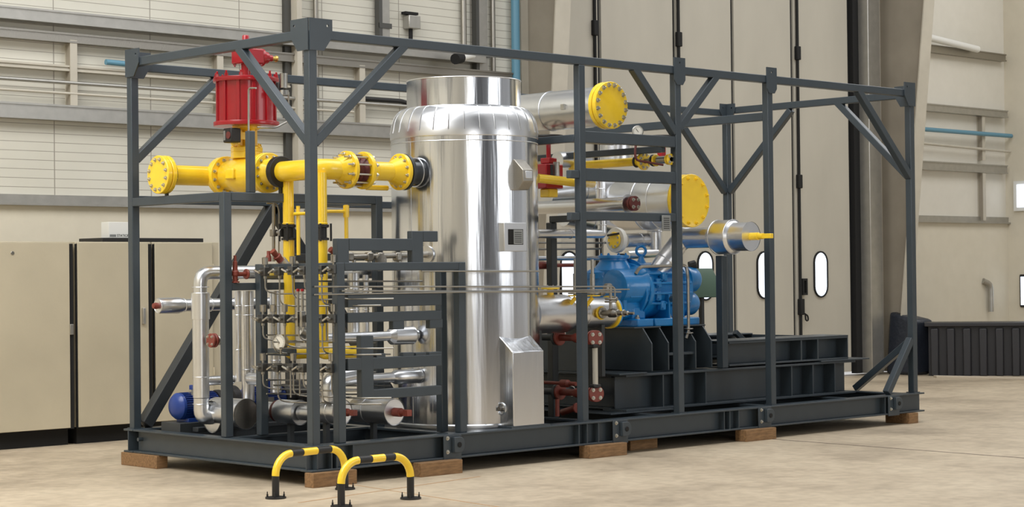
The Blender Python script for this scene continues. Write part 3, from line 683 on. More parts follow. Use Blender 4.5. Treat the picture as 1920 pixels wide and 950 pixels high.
for dx, dy in ((-.075, .0), (.075, 0), (0, .075), (0, -.075)):
    b.box(XL+dx-.022, XL+dx+.022, Yv+dy-.022, Yv+dy+.022, zz(275), zz(236))
b.cyl((XL, Yv, zz(275)), (XL, Yv, zz(236)), .05); b.build('yoke', 'yellow', va, bevel=.005)
MB().rev([(.10, zz(244)), (.12, zz(241)), (.12, zz(235))], (XL, Yv, 0), UZ, 32).build('top_flange', 'yellow', va)
ra = 57/scale((XL, Yv, 2.6))
MB().rev([(ra-.012, zz(232)), (ra-.012, zz(153))], (XL, Yv, 0), UZ, 64).build('drum', 'red', va)
for y0, y1, nm in ((237, 229, 'bottom_plate'), (155, 147, 'top_plate')):
    o = MB().rev([(ra+.018, zz(y0)), (ra+.02, zz(y0)+.005), (ra+.02, zz(y1)-.005), (ra+.018, zz(y1))], (XL, Yv, 0), UZ, 64).build(nm, 'red', va)
bolts(o, (XL, Yv, zz(147)), UZ, ra-.0, 12, .016, .045, 'red')
for k in range(12):
    a_ = 2*PI*(k+.3)/12; c_ = V((XL+(ra-.006)*math.cos(a_), Yv+(ra-.006)*math.sin(a_), 0))
    MB().beam(c_+UZ*zz(231), c_+UZ*zz(153), .03, .018, up=(math.cos(a_), math.sin(a_), 0)).build('drum_rib', 'red', va, bevel=.004)
MB().rev([(.06, zz(148)), (.06, zz(142)), (.04, zz(141)), (.04, zz(118))], (XL, Yv, 0), UZ, 24).build('stem_housing', 'red', va)
sc = scale((XL, Yv, 3)); g0 = V((XL, Yv, 0))
def obox(b, cx, z0, z1, hx, hd):       # box turned to face along the pipe run
    return b.box(XL+cx-hx, XL+cx+hx, Yv-hd, Yv+hd, z0, z1)
o = obox(MB(), .02, zz(120), zz(92), .10, .10).build('gearbox', 'red', va, bevel=.012)
bolts(o, (XL+.02, Yv, zz(120)), -UZ, .11, 4, .012, .02, 'red')
MB().rev([(.075, 0), (.075, .03), (.055, .035), (.05, .08), (.028, .09), (.028, .13)], (XL+.12, Yv-.02, zz(106)), pX, 24).build('limit_cover', 'red', va)
MB().rev([(.018, .13), (.02, .17), (.028, .175), (.028, .185)], (XL+.12, Yv-.02, zz(106)), pX, 16).build('cable_gland', 'lamp_yellow', va)
MB().rev([(.03, zz(92)), (.03, zz(68)), (.024, zz(66))], (XL, Yv, 0), UZ, 20).build('indicator_cap', 'red', va)
p = P(435, 254, X=XL-.2)
o = MB().box(p.x-.05, p.x+.05, p.y-.06, p.y+.06, p.z-.06, p.z+.06).build('position_switch', 'black', va, bevel=.01)
MB().box(p.x-.054, p.x-.05, p.y+.02, p.y+.045, p.z-.04, p.z+.04).build('switch_label', 'plate', o); MB().rev([(.03, 0), (.03, .006)], (p.x-.05, p.y-.022, p.z), nX, 20).build('switch_window', 'oxide_dark', o)
MB().box(p.x+.05, p.x+.06, p.y-.02, p.y+.09, p.z-.07, p.z+.07).build('switch_bracket', 'yellow', va)
MB().box(p.x+.05, XL-.05, p.y-.03, p.y+.0, p.z-.03, p.z+.03).build('switch_arm', 'yellow', va)
p = P(532, 158, X=XL+.1)
MB().cyl(p-UZ*.03, p+UZ*.09, .032).build('filter_regulator', 'steel', va)
MB().cyl(p-UZ*.09, p-UZ*.05, .045, .04).build('regulator_knob', 'steel', va); MB().box(p.x-.03, p.x+.03, p.y+.03, p.y+.08, p.z-.09, p.z+.02).build('solenoid', 'black', va, bevel=.01)
MB().pipe([p-UZ*.06+pX*.05, p+V((.05, 0, -.30)), p+V((-.05, .05, -.36)), p+V((-.2, .1, -.36))], .008, .03, 8).build('air_tube', 'steel', va)
q1, q2, q3 = P(480, 165, X=XL-.3), P(466, 165, X=XL-.3), P(466, 246, X=XL-.3)
MB().pipe([q1, q2, q3], .008, .03, 10).build('air_tube', 'steel', va)

# ================================================================== YELLOW RISERS
def riser(px_, Xp, label, side):
    p = P(px_, 430, X=Xp) if px_ < 560 else P(px_, 430, Y=Xp)
    z = lambda y: zat(y, p.x, p.y)
    t = T('gas_riser', label, 'pipe', (p.x, p.y, z(660)), 'yellow risers below the inlet pipeline')
    r = .046
    MB().cyl((p.x, p.y, z(423)), (p.x, p.y, ZN-.03), r).build('riser_pipe', 'yellow', t)
    MB().cyl((p.x, p.y, z(650)), (p.x, p.y, z(449)), r).build('riser_pipe', 'yellow', t)
    MB().ring((p.x, p.y, z(419)), UZ, r, .006).build('weld_ring', 'yellow', t)
    o = MB().rev([(.06, z(450)), (.06, z(446)), (.042, z(445)), (.042, z(427)), (.06, z(426)), (.06, z(421))], (p.x, p.y, 0), UZ, 24).build('coupling', 'black', t)
    for k in range(4):
        a_ = PI/4+PI/2*k; c_ = V((p.x+.075*math.cos(a_), p.y+.075*math.sin(a_), 0))
        MB().cyl(c_+UZ*z(452), c_+UZ*z(419), .009, seg=8).build('coupling_rod', 'black', t)
    MB().pipe([(p.x, p.y, z(649)), (p.x, p.y, z(662)), (p.x+.35*side, p.y, z(662))], .05, .06, 20).build('elbow', 'yellow', t)
    return t, p
r1, p1_ = riser(541, .60, 'yellow vertical riser left of the front corner post with a black coupling', 1)
r2, p2_ = riser(603, .60, 'yellow vertical riser right of the front corner post with a black coupling', 1)
def thin(label, pts, r, m='yellow', name='drain_pipe', cat='pipe', tee=None):
    t = T(name, label, cat, pts[0]); MB().pipe(pts, r, r*2.5, 14).build('pipe', m, t)
    if tee:
        for q in tee: MB().cyl(V(q)-UZ*.05, V(q)+UZ*.05, r*1.5).build('tee_fitting', m, t)
    return t
q = P(559, 400, Y=1.0); thin('thin yellow upright pipe between the two risers', [(q.x, q.y, P(559, 386, Y=1.0).z), (q.x, q.y, P(559, 478, Y=1.0).z)], .016)
q = P(649, 396, Y=.9); thin('thin yellow upright pipe with a tee right of the second riser', [(q.x, q.y, P(649, 384, Y=.9).z), (q.x, q.y, P(649, 480, Y=.9).z)], .017, tee=[(q.x, q.y, q.z)])
thin('thin yellow level pipe joining the risers to the tee fitting', [P(550, 401, Y=1.0), P(575, 400, Y=.95), P(612, 396, Y=.9), P(648, 396, Y=.9)], .014)
q = P(513, 420, Y=1.2)
t = T('impulse_standpipe', 'dull steel standpipe with a small valve left of the first yellow riser', 'pipe', q)
MB().cyl(P(513, 380, Y=1.2), P(513, 490, Y=1.2), .014).build('pipe', 'dull', t); MB().box(q.x-.025, q.x+.025, q.y-.025, q.y+.025, P(513, 443, Y=1.2).z, P(513, 430, Y=1.2).z).build('fitting', 'dull', t, bevel=.005)
MB().pipe([P(516, 436, Y=1.2), P(526, 436, Y=1.15)], .018).build('valve_body', 'steel', t); MB().disc(P(528, 436, Y=1.14), nY, .035, .02).build('valve_flange', 'steel', t)
MB().pipe([P(500, 381, Y=1.2), P(519, 381, Y=1.2), P(523, 395, Y=1.2), P(523, 490, Y=1.2)], .006, .03, 8).build('tube', 'steel', t)
# ================================================================== INSULATED PIPING, LEFT END
def beads(parent, pts, r, m='cladpipe'):
    b = None
    for c_, ax in pts: MB().ring(c_, ax, r+.001, .0035, 28, 6).build('seam_bead', m, parent)
XP = .08
v = P(376, 600, X=XP); zv = lambda y: zat(y, v.x, v.y)
t = T('insulated_riser', 'shiny clad pipe rising from the lower left drum and bending right at the top', 'pipe', (v.x, v.y, zv(780)))
rv = 15.5/scale(v); dcen = P(398, 781, X=.16)
MB().pipe([(v.x, v.y, zv(560)), (v.x, v.y, zv(745))], rv, seg=28).build('riser_pipe', 'cladpipe', t)
MB().rev([(rv+.008, zv(598)), (rv+.008, zv(549))], (v.x, v.y, 0), UZ, 32).build('oversleeve', 'cladpipe', t)
MB().pipe([(v.x, v.y, zv(555)), (v.x, v.y, zv(511)), (v.x+.22, v.y, zv(511)), (1.35, v.y, zv(511))], .056, .16, 28, 5).build('pipe_bend', 'cladpipe', t)
MB().pipe([(v.x, v.y, zv(746)), (v.x, v.y, zv(781)), (dcen.x+.02, dcen.y, dcen.z)], rv-.004, .12, 28, 5).build('pipe_bend', 'cladpipe', t)
beads(t, [((v.x, v.y, zv(y)), UZ) for y in (549, 598, 706, 757, 538)], rv)
s1 = P(384, 714, X=XP); MB().pipe([(v.x+.03, v.y-.02, zv(714)), (v.x+.30, v.y-.02, zv(714))], .038, seg=24).build('branch_pipe', 'cladpipe', t)
# horizontal capped pipe
q = P(296, 573, Y=2.0); YQ = 2.0
t = T('capped_branch', 'horizontal clad pipe with a fat end cap pointing left, above the blue motor', 'pipe', q)
MB().rev([(.062, 0), (.066, .01), (.068, .20), (.052, .26)], q, pX, 32).build('end_cap', 'cladpipe', t)
MB().cyl(q+pX*.24, q+pX*1.2, .052, seg=28).build('pipe', 'cladpipe', t)
MB().rev([(.0, -.05), (.022, -.045), (.028, -.02), (.02, .02)], q, pX, 16).build('valve_stem', 'oxide', t)
beads(t, [(q+pX*k, pX) for k in (.0, .2, .25, .52, .78)], .056)
# lower left drums
def drum(label, a, ax, L, r, cap=True, capm='cladpipe', stem=None, group=None, name='insulated_drum', foot=None, mat_='cladpipe', beads_=()):
    t = T(name, label, 'insulated fitting', a, group); a = V(a); ax = V(ax).normalized()
    MB().cyl(a, a+ax*L, r, seg=40).build('jacket', mat_, t)
    MB().rev([(r+.005, -.006), (r+.005, .012), (r-.004, .012)], a, ax, 40, cap=False).build('end_rim', mat_, t)
    if cap: MB().disc(a, ax, r, .008, 40).build('end_cap', capm, t)
    for k in beads_: MB().ring(a+ax*k, ax, r+.001, .004, 32, 6).build('seam_bead', mat_, t)
    if stem:
        m_, L_s, rr = stem
        MB().rev([(rr*1.05, 0), (rr*1.05, L_s*.45), (rr*.8, L_s*.47), (rr*.8, L_s*.75)], a, -ax, 20).build('valve_stem', m_, t)
        o = MB().beam(a-ax*(L_s*.7), a-ax*L_s, rr*1.5, rr*1.5).build('stem_square', m_, t, bevel=.003)
    if foot is not None:
        p_ = a+ax*foot; MB().box(p_.x-.02, p_.x+.02, p_.y-.02, p_.y+.02, .147, p_.z-r*.9).build('leg', 'frame_dark', t)
    return t
drum('shiny clad drum whose left disc takes the bottom of the riser bend', dcen, pX, .34, .127, foot=.2)
c2_ = P(461, 776, Y=1.22); drum('clad drum with a dull dark end disc between the two left uprights', c2_, pY, .42, .122, capm='dull', foot=.3)
c3_ = P(563, 773, Y=.80); drum('clad drum with a brown flange left of the front corner post', c3_, pY, .26, .097, foot=.13)
t3 = T('oxide_flange', 'brown flange clamped at the left of the middle clad drum', 'flange', c3_+pY*.3)
MB().disc(c3_+pY*.29, pY, .09, .03).build('flange_disc', 'oxide_dark', t3); MB().cyl(c3_+pY*.26, c3_+pY*.5, .07).build('jacket_end', 'cladpipe', t3)
c4_ = P(641, 772, Y=.34); drum('clad drum with bright end cap behind the panel upright', c4_, pY, .34, .098, stem=('oxide', .17, .03), beads_=(.1,), foot=.2)
c5_ = P(739, 772, Y=.17); drum('clad drum with brown square stem seen through the lower panel opening', c5_, pY, .46, .103, stem=('oxide', .19, .034), beads_=(.3,), foot=.26)
MB_ = P(617, 728, Y=.45); thin('bright clad elbow standing on the drum behind the corner post', [(MB_.x, MB_.y, P(617, 752, Y=.45).z), (MB_.x, MB_.y, P(617, 712, Y=.45).z), (MB_.x+.3, MB_.y, P(617, 704, Y=.45).z)], .07, 'cladpipe', 'insulated_elbow')
thin('clad connecting pipe low between the middle drum and the corner post', [c3_+V((0, -.02, 0)), c3_+V((0, -.25, 0))], .06, 'cladpipe', 'insulated_pipe')
# standing clad pipes
for px_, r_, y0, y1, yy, lb in ((446, .026, 545, 715, 1.5, 'slim clad standing pipe just right of the second upright'),
                            (464, .054, 545, 752, 1.6, 'thick clad standing pipe between the valve frame upright and gauge rack'),
                            (516, .046, 545, 735, 1.5, 'clad standing pipe behind the left gauge of the rack'),
                            (663, .050, 512, 640, .9, 'clad standing pipe behind the upper panel rungs'),
                            (686, .028, 515, 640, 1.1, 'slim clad standing pipe near the vessel behind the panel')):
    q = P(px_, 600, Y=yy); z = lambda y: zat(y, q.x, q.y)
    t = T('insulated_standpipe', lb, 'pipe', (q.x, q.y, z(y1)), 'standing clad pipes at the left end')
    MB().cyl((q.x, q.y, z(y1)), (q.x, q.y, z(y0)), r_, seg=28).build('pipe', 'cladpipe', t)
    beads(t, [((q.x, q.y, z(y)), UZ) for y in (y0+28, y0+45, y1-60)], r_)
thin('short clad branch pipe low beside the gauge rack upright', [P(468, 709, Y=1.45), P(490, 711, Y=1.3)], .05, 'cladpipe', 'insulated_branch')
def xpipe(label, x0, x1_, y, Y, r, m='cladpipe', bulge=None, name='insulated_pipe', rb=None):
    a, c_ = P(x0, y, Y=Y), P(x1_, y, Y=Y); c_.z = a.z = P((x0+x1_)/2, y, Y=Y).z
    t = T(name, label, 'pipe', a); MB().cyl(a, c_, r, seg=28).build('pipe', m, t)
    if bulge:
        d, e = P(bulge[0], y, Y=Y).x, P(bulge[1], y, Y=Y).x; rb = rb or r*1.6
        MB().rev([(r, -.04), (rb, 0), (rb, e-d), (r, e-d+.04)], (d, Y, a.z), pX, 32).build('bulge', m, t)
        MB().ring((e, Y, a.z), pX, rb, .004, 32, 6).build('seam_bead', m, t)
    return t
xpipe('clad level pipe with a fat end entering the vessel above the middle rungs', 604, 782, 631, .62, .040, bulge=(735, 772), rb=.075)
xpipe('clad level pipe with a fat end entering the vessel below the middle rungs', 650, 790, 708, .62, .042, bulge=(742, 785), rb=.06)
xpipe('clad level pipe behind the top rail of the gauge rack', 492, 700, 512, 1.25, .05)
t = T('instrument_valve_train', 'row of small stainless valves in the upper panel opening', 'valve', P(645, 482, Y=.35))
a, c_ = P(642, 482, Y=.35), P(800, 477, Y=.35)
MB().cyl(a, c_, .022).build('pipe', 'dull', t)
for px_ in (655, 692, 712, 745, 775):
    q = P(px_, 481, Y=.35); MB().box(q.x-.03, q.x+.03, q.y-.03, q.y+.03, q.z-.035, q.z+.035).build('valve_block', 'dull', t, bevel=.012)
for px_ in (664, 692, 712, 748):
    q = P(px_, 487, Y=.35); MB().cyl(q, q-UZ*.09, .014).build('drain_leg', 'steel', t)
q = P(712, 488, Y=.33); MB().rev([(.05, 0), (.05, .03)], q, nY, 24).build('sight_flange', 'dull', t)
# blue motors
def motor(px_, py_, Yc, label):
    c_ = P(px_, py_, Y=Yc); t = T('pump_motor', label, 'electric motor', (c_.x, c_.y, c_.z-.13), 'blue pump motors')
    r = .112
    MB().rev([(.0, 0), (.05, .004), (.09, .02), (r, .05), (r, .075)], c_, pX, 40).build('fan_cowl', 'motorblue', t)
    MB().cyl(c_+pX*.07, c_+pX*.42, r*.84, seg=40).build('stator_body', 'motorblue', t)
    b = MB()
    for k in range(36):
        a_ = 2*PI*k/36; u = V((0, math.cos(a_), math.sin(a_))); b.beam(c_+pX*.078+u*(r*.9), c_+pX*.40+u*(r*.9), .005, .026, up=u)
    b.build('cooling_fins', 'motorblue', t, smooth=False, kind='stuff') if False else b.build('cooling_fins', 'motorblue', t, smooth=False)
    MB().box(c_.x+.10, c_.x+.38, c_.y-.09, c_.y+.09, c_.z-.135, c_.z-.10).build('foot', 'motorblue', t, bevel=.004)
    MB().box(c_.x+.18, c_.x+.26, c_.y-.125, c_.y-.105, c_.z-.03, c_.z+.02).build('rating_plate', 'dull', t)
    MB().box(c_.x+.15, c_.x+.19, c_.y-.06, c_.y-.02, c_.z+.09, c_.z+.135).build('lifting_lug', 'zinc', t)
    MB().box(c_.x+.2, c_.x+.34, c_.y-.05, c_.y+.05, c_.z+.09, c_.z+.17).build('terminal_box', 'motorblue', t, bevel=.006)
    MB().rev([(r, 0), (.12, .02), (.12, .05)], c_+pX*.42, pX, 36).build('end_shield', 'black', t)
    o = MB().rev([(.09, 0), (.09, .08), (.14, .1), (.15, .16), (.10, .2)], c_+pX*.46, pX, 36).build('pump_casing', 'black', t)
    MB().box(c_.x-.02, c_.x+.75, c_.y-.14, c_.y+.14, .147, c_.z-.132).build('baseplate', 'frame_dark', t, bevel=.004)
    return t
motor(323, 762, 2.0, 'blue finned motor with dished cowl at the far left corner of the skid')
motor(452, 750, 2.05, 'second blue motor half hidden behind the clad standing pipes')
single(MB().box(.12, 1.3, 1.72, 1.80, .273, .31), 'equipment_channel', 'frame_dark', 'dark steel channel lying on the skid below the blue motors', 'channel', (.12, 1.76, .273), bevel=.004)
# brown safety valves
def safety(label, q, group='brown relief valves'):
    t = T('relief_valve', label, 'valve', q, group); q = V(q)
    MB().rev([(.035, 0), (.035, .012), (.02, .014), (.022, .05), (.03, .06), (.03, .09), (.022, .1), (.018, .17), (.012, .175), (.012, .22)], q, UZ, 20).build('body', 'oxide', t)
    MB().cyl(q+UZ*.07, q+V((.10, 0, .07)), .018).build('outlet', 'oxide', t)
    o = MB().disc(q+V((.11, 0, .07)), pX, .042, .016).build('outlet_flange', 'oxide', t)
    bolts(o, q+V((.118, 0, .07)), pX, .03, 4, .007, .012)
    return t
safety('upright brown relief valve on the rail right of the second upright', P(441, 530, Y=1.12))
t = T('brown_flanged_valve', 'brown flanged valve standing right of the thick riser at mid height', 'valve', P(398, 638, Y=1.4)); q = P(396, 638, Y=1.42)
o = MB().disc(q, nX, .058, .022).build('flange', 'oxide', t); bolts(o, q+nX*.011, nX, .042, 4, .009, .014)
o = MB().disc(q+pX*.03, nX, .058, .022).build('flange', 'oxide', t); MB().cyl(q+pX*.03, q+pX*.16, .022).build('stem', 'dull', t); MB().disc(q+pX*.07, nX, .04, .02).build('collar', 'dull', t)
for a0, a1, lb in (((526, 488), (511, 470), 'tilted brown valve bonnet above the left end of the gauge rack'), ((640, 484), (619, 467), 'tilted brown valve bonnet left of the upper panel plate')):
    q0, q1 = P(*a0, Y=.9), P(*a1, Y=.9); t = T('valve_bonnet', lb, 'valve', q0, 'tilted brown bonnets')
    d = (q1-q0); L = d.length; MB().rev([(.03, 0), (.03, L*.3), (.034, L*.32), (.034, L*.45), (.022, L*.5), (.026, L)], q0, d, 18).build('bonnet', 'oxide', t)
    MB().pipe([q0, q0-d*.7], .045, seg=18).build('jacket', 'cladpipe', t)
q = P(504, 490, Y=.95); t = T('valve_bonnet', 'small upright brown bonnet at the left of the gauge rack top', 'valve', q); MB().rev([(.022, 0), (.022, .04), (.016, .05), (.016, .085)], q, UZ, 16).build('bonnet', 'oxide', t)

# ================================================================== GAUGE RACK: manifolds, valves, tubes, gauges
def manifold(y0, y1, pxs, knobs, label, own_bar=True):
    ya, yb = 1.12, .07; X = .262
    a = P(492, y0, X=X); z = P(492, (y0+y1)/2, X=X).z; z2 = P(636, (y0+y1)/2+(-1), X=X).z
    t = T('valve_manifold', label, 'manifold', (X, ya, z), 'valve manifolds on the gauge rack'); h = .058
    zc = lambda px_: P(px_, y0 + (y1-y0)*(px_-490)/150, X=X-.03)
    if own_bar:
        q0, q1 = P(487, y0, X=X), P(625, y1, X=X); q1 = V((X, q1.y, q1.z))
        MB().beam(q0, q1, .05, .062).build('mounting_bar', 'dark_steel', t, bevel=.004)
    for i, px_ in enumerate(pxs):
        yy = y0+(y1-y0)*(px_-490)/150; q = P(px_, yy, X=X-.045)
        o = MB().box(q.x-.03, q.x+.02, q.y-.034, q.y+.034, q.z-.034, q.z+.034).build('valve_block', 'dark_steel', t, bevel=.004)
        MB().rev([(.013, 0), (.013, .03), (.008, .032), (.008, .055)], q+nX*.03, nX, 10).build('valve_stem', 'steel', o)
        d = V((0, 1, -.45 if i % 2 else .35)).normalized()
        MB().pipe([q+nX*.083-d*.034, q+nX*.083+d*.034], .009, seg=8).build('tee_handle', 'zinc', o)
        if knobs and i in knobs:
            MB().rev([(.010, 0), (.010, .018), (.024, .02), (.026, .075), (.016, .08)], q+UZ*.034, UZ, 12).build('top_valve', 'steel', o)
        MB().rev([(.011, 0), (.014, .003), (.014, .022), (.008, .025), (.008, .04)], q-UZ*.034, -UZ, 8).build('tube_fitting', 'steel', o)
    return [P(px_, y0+(y1-y0)*(px_-490)/150, X=X-.045) for px_ in pxs], t
m1, _ = manifold(509, 504, [497, 524, 549, 571, 603, 626], (0, 2, 5), 'top valve manifold bar level with the panel rail', False)
m2, _ = manifold(597, 597, [493, 513, 534, 560, 604, 626], (0, 1, 2, 5), 'middle valve manifold bar on the gauge rack')
m3, _ = manifold(688, 690, [493, 521, 550, 569, 604, 622], (0, 2, 5), 'lowest valve manifold bar on the gauge rack')
def tube(pts, r=.0065, label=None, m='steel', name='instrument_tube', group=None):
    t = single(MB().pipe(pts, r, .05, 8, 5), name, m, label, 'tube', pts[0], group); return t
G = 'thin stainless instrument tubes'
names = ('leftmost', 'second', 'third', 'fourth', 'fifth', 'sixth')
for row, (ms, dz, rr) in enumerate(((m1, .20, 'top'), (m2, .18, 'middle'), (m3, .20, 'lowest'))):
    for i, q in enumerate(ms):
        L = .10+.05*((i*2) % 3); dd = .10+.06*(i % 2)
        tube([q-UZ*.06, q-UZ*(.06+L), q+V((.10, -.03, -.06-L-.02)), q+V((.16, -.22, -.08-L)), q+V((.3, -.35, -.08-L))], .0065,
             'bent stainless tube under the %s valve of the %s manifold' % (names[i], rr), group=G)
# long level tubes
def ltube(x0, y0, x1_, y1, Y, label, r=.007, m='steel', hook=None):
    a, c_ = P(x0, y0, Y=Y), P(x1_, y1, Y=Y); pts = [a, c_]
    if hook: pts.append(c_+V(hook))
    return tube(pts, r, label, m, group='long level instrument tubes')
ltube(590, 527, 792, 527, .07, 'short level tube between the panel upright and inner post, upper of the pair')
ltube(590, 537, 1153, 537, -.055, 'long level tube crossing the vessel front, uppermost of the close pair', hook=(0, 0, -.09))
ltube(640, 545, 1164, 547, -.05, 'long level tube crossing the vessel front, lower of the close pair', .008)
ltube(590, 552, 1180, 542, -.062, 'long level tube crossing the vessel front, ending furthest right', .006)
ltube(790, 508, 1012, 508, -.055, 'level tube crossing the vessel above the close pair')
for i, y in enumerate((628, 641, 652, 663, 683, 696, 712, 722, 729, 738)):
    ltube(500+(i % 3)*12, y, 690+(i % 4)*14, y+1, .72-.03*(i % 3), ('level tube behind the gauge rack, number %s from the top of the bundle' % ('one two three four five six seven eight nine ten'.split()[i])), .0065)
for i, (x, y0, y1) in enumerate(((545, 695, 745), (562, 700, 742), (612, 560, 640), (690, 548, 600), (700, 548, 600), (838, 600, 690))):
    q = P(x, (y0+y1)/2, Y=.5 if x < 800 else .16); tube([(q.x, q.y, zat(y0, q.x, q.y)), (q.x, q.y, zat(y1, q.x, q.y))], .0065, ('upright instrument tube ' + ('left of the corner post, nearest the rack', 'close to the corner post left side', 'just right of the corner post', 'behind the upper rungs, left of a pair', 'behind the upper rungs, right of a pair', 'beside the vessel behind the inner post')[i]))
for i, px_ in enumerate((559, 567)):
    q = P(px_, 560, X=.2); t = T('purge_indicator', 'slim red-topped stainless indicator tube, %s of the pair' % ('left', 'right')[i], 'instrument', (q.x, q.y, zat(610, q.x, q.y)), 'red topped indicators')
    z = lambda y: zat(y, q.x, q.y)
    MB().cyl((q.x, q.y, z(600)), (q.x, q.y, z(546)), .010).build('tube', 'steel', t); MB().cyl((q.x, q.y, z(546)), (q.x, q.y, z(541)), .014).build('cap', 'red', t)
    MB().box(q.x-.02, q.x+.02, q.y-.015, q.y+.015, z(612), z(583)).build('valve_body', 'steel', t, bevel=.004)
def gauge(c_, n_, r, label, stem_to=None, name='pressure_gauge'):
    c_ = V(c_); n_ = V(n_).normalized(); t = T(name, label, 'gauge', c_)
    MB().rev([(r*.8, -.05), (r*.95, -.045), (r*.95, -.005), (r, 0), (r, .008), (r*.9, .010), (r*.88, .004)], c_, n_, 36, cap=True).build('case', 'steel', t)
    o = MB().disc(c_+n_*.006, n_, r*.87, .004, 36).build('dial', 'dial', t)
    s_ = n_.cross(UZ).normalized(); nd = (s_*.6+UZ*.8)
    MB().beam(c_+n_*.010-nd*r*.2, c_+n_*.010+nd*r*.6, .004, .001, up=n_).build('needle', 'hole', o)
    b = MB()
    for k in range(21):
        a_ = math.radians(-45+270*k/20); u = s_*math.cos(a_)+UZ*math.sin(a_); b.beam(c_+n_*.0085+u*r*.68, c_+n_*.0085+u*r*.8, .0025, .001, up=n_)
    b.build('scale_marks', 'hole', o)
    MB().cyl(c_-n_*.02-UZ*r*.9, c_-n_*.02-UZ*(r+.035), .010, seg=8).build('stem', 'dull', t)
    return t
gc = P(524, 641, X=.2); gauge(gc, (-1, -.35, 0), .062, 'round dial pressure gauge between the middle and lowest manifolds')
gc2 = P(567, 620, X=.28); gauge(gc2, (-.8, .3, .5), .05, 'tilted dial gauge partly hidden by the front corner post')
MB_ = MB().box(.25, .33, P(508, 660, X=.3).y-.0, P(600, 660, X=.3).y, 0, 0) if False else None
a = P(505, 659, X=.33); c_ = P(553, 659, X=.33)
single(MB().box(.31, .35, c_.y, a.y, a.z-.028, a.z+.028), 'gauge_bracket', 'frame', 'short charcoal bracket bar holding the round dial gauge', 'bracket', a, bevel=.004)
a = P(553, 482, Y=1.3); single(MB().box(P(552, 482, Y=1.3).x, P(700, 482, Y=1.3).x, 1.28, 1.34, a.z-.03, a.z+.03), 'support_angle', 'frame_dark', 'dark angle bar behind the two yellow risers', 'bracket', a, bevel=.004)

# ================================================================== RIGHT BAY
def exchanger(c_, L, r, rf, nb, label, boltm, capb=.017):
    c_ = V(c_); t = T('heat_exchanger', label, 'pressure vessel', c_, 'horizontal clad vessels with yellow end covers')
    MB().rev([(r, .09), (r, L), (r*.8, L+.12), (r*.3, L+.2)], c_, pY, 64).build('jacket', 'cladpipe', t)
    o = flange(t, c_+pY*.03, nY, rf, .045, nb, br=capb, rbf=.86, name='end_cover', bm=boltm)
    flange(t, c_+pY*.08, nY, rf*1.0, .04, 0)
    for k in (.35, .62): MB().ring(c_+pY*(.1+(L-.1)*k), pY, r+.002, .005, 48, 6).build('seam_bead', 'cladpipe', t)
    return t
f1 = P(1148, 197, Y=.25); r1_ = 44.5/scale(f1); e1 = exchanger(f1, 2.0, 37.5/scale(f1), r1_, 16, 'long clad vessel with bolted yellow cover at the top behind the second upright', 'zinc')
MB().box(f1.x-.2, f1.x-.18, f1.y+.42, f1.y+.46, f1.z-.02, f1.z+.03).build('clasp', 'zinc', e1)
f2 = P(1299, 376, Y=.35); r2_ = 50/scale(f2); e2 = exchanger(f2, .85, r2_+.01, r2_, 12, 'fat clad vessel with plain yellow cover left of the rear corner upright', 'yellow')
q = P(1190, 381, Y=.22)
t = T('insulated_header', 'level clad pipe with a small brown end flange under the middle bay rail', 'pipe', q)
MB().cyl(q+pY*.08, q+pY*1.7, .062, seg=32).build('jacket', 'cladpipe', t); MB().rev([(.062, 0), (.085, .003), (.085, .018), (.07, .02)], q+pY*.07, pY, 32).build('end_rim', 'cladpipe', t)
MB().cyl(q, q+pY*.1, .035).build('neck', 'oxide_dark', t)
o = flange(t, q+pY*.0, nY, .068, .025, 4, 'oxide_dark', .014, rbf=.68); flange(t, q+pY*.03, nY, .068, .022, 0, 'oxide_dark')
q = P(1207, 302, Y=.35)
t = T('gas_line', 'slim yellow line with bolted flange and chain of small flanges above the middle rail', 'pipe', q)
MB().cyl(q+pY*.06, q+pY*.95, .040, seg=28).build('pipe', 'yellow', t); MB().rev([(.065, .0), (.042, .06)], q+pY*.01, pY, 28).build('weld_neck', 'yellow', t)
MB().ring(q+pY*.09, pY, .044, .012, 28).build('insulating_clamp', 'black', t)
flange(t, q, nY, .083, .03, 8, br=.012, rbf=.76); MB().cyl(q+nY*.0, q+nY*.34, .022).build('small_bore', 'dull', t)
for dy, r_, m_ in ((.12, .055, 'black'), (.15, .055, 'yellow'), (.33, .052, 'yellow'), (.30, .048, 'yellow')):
    flange(t, q+nY*dy, nY, r_, .02, 4 if dy in (.12, .33) else 0, m_, .012, rbf=.68)
MB().cyl(q+nY*.18, q+nY*.28, .035).build('valve_body', 'steel', t)
gq = P(1196, 246, Y=.12); gauge(gq, (-.75, -.65, 0), .052, 'dial gauge on a bent brown tube above the slim yellow line')
tube([gq-UZ*.06, P(1191, 275, Y=.12), P(1191, 300, Y=.12), P(1243, 309, Y=.05)], .011, 'bent brown tube dropping from the dial gauge to the yellow line', 'oxide_dark', 'siphon_tube')
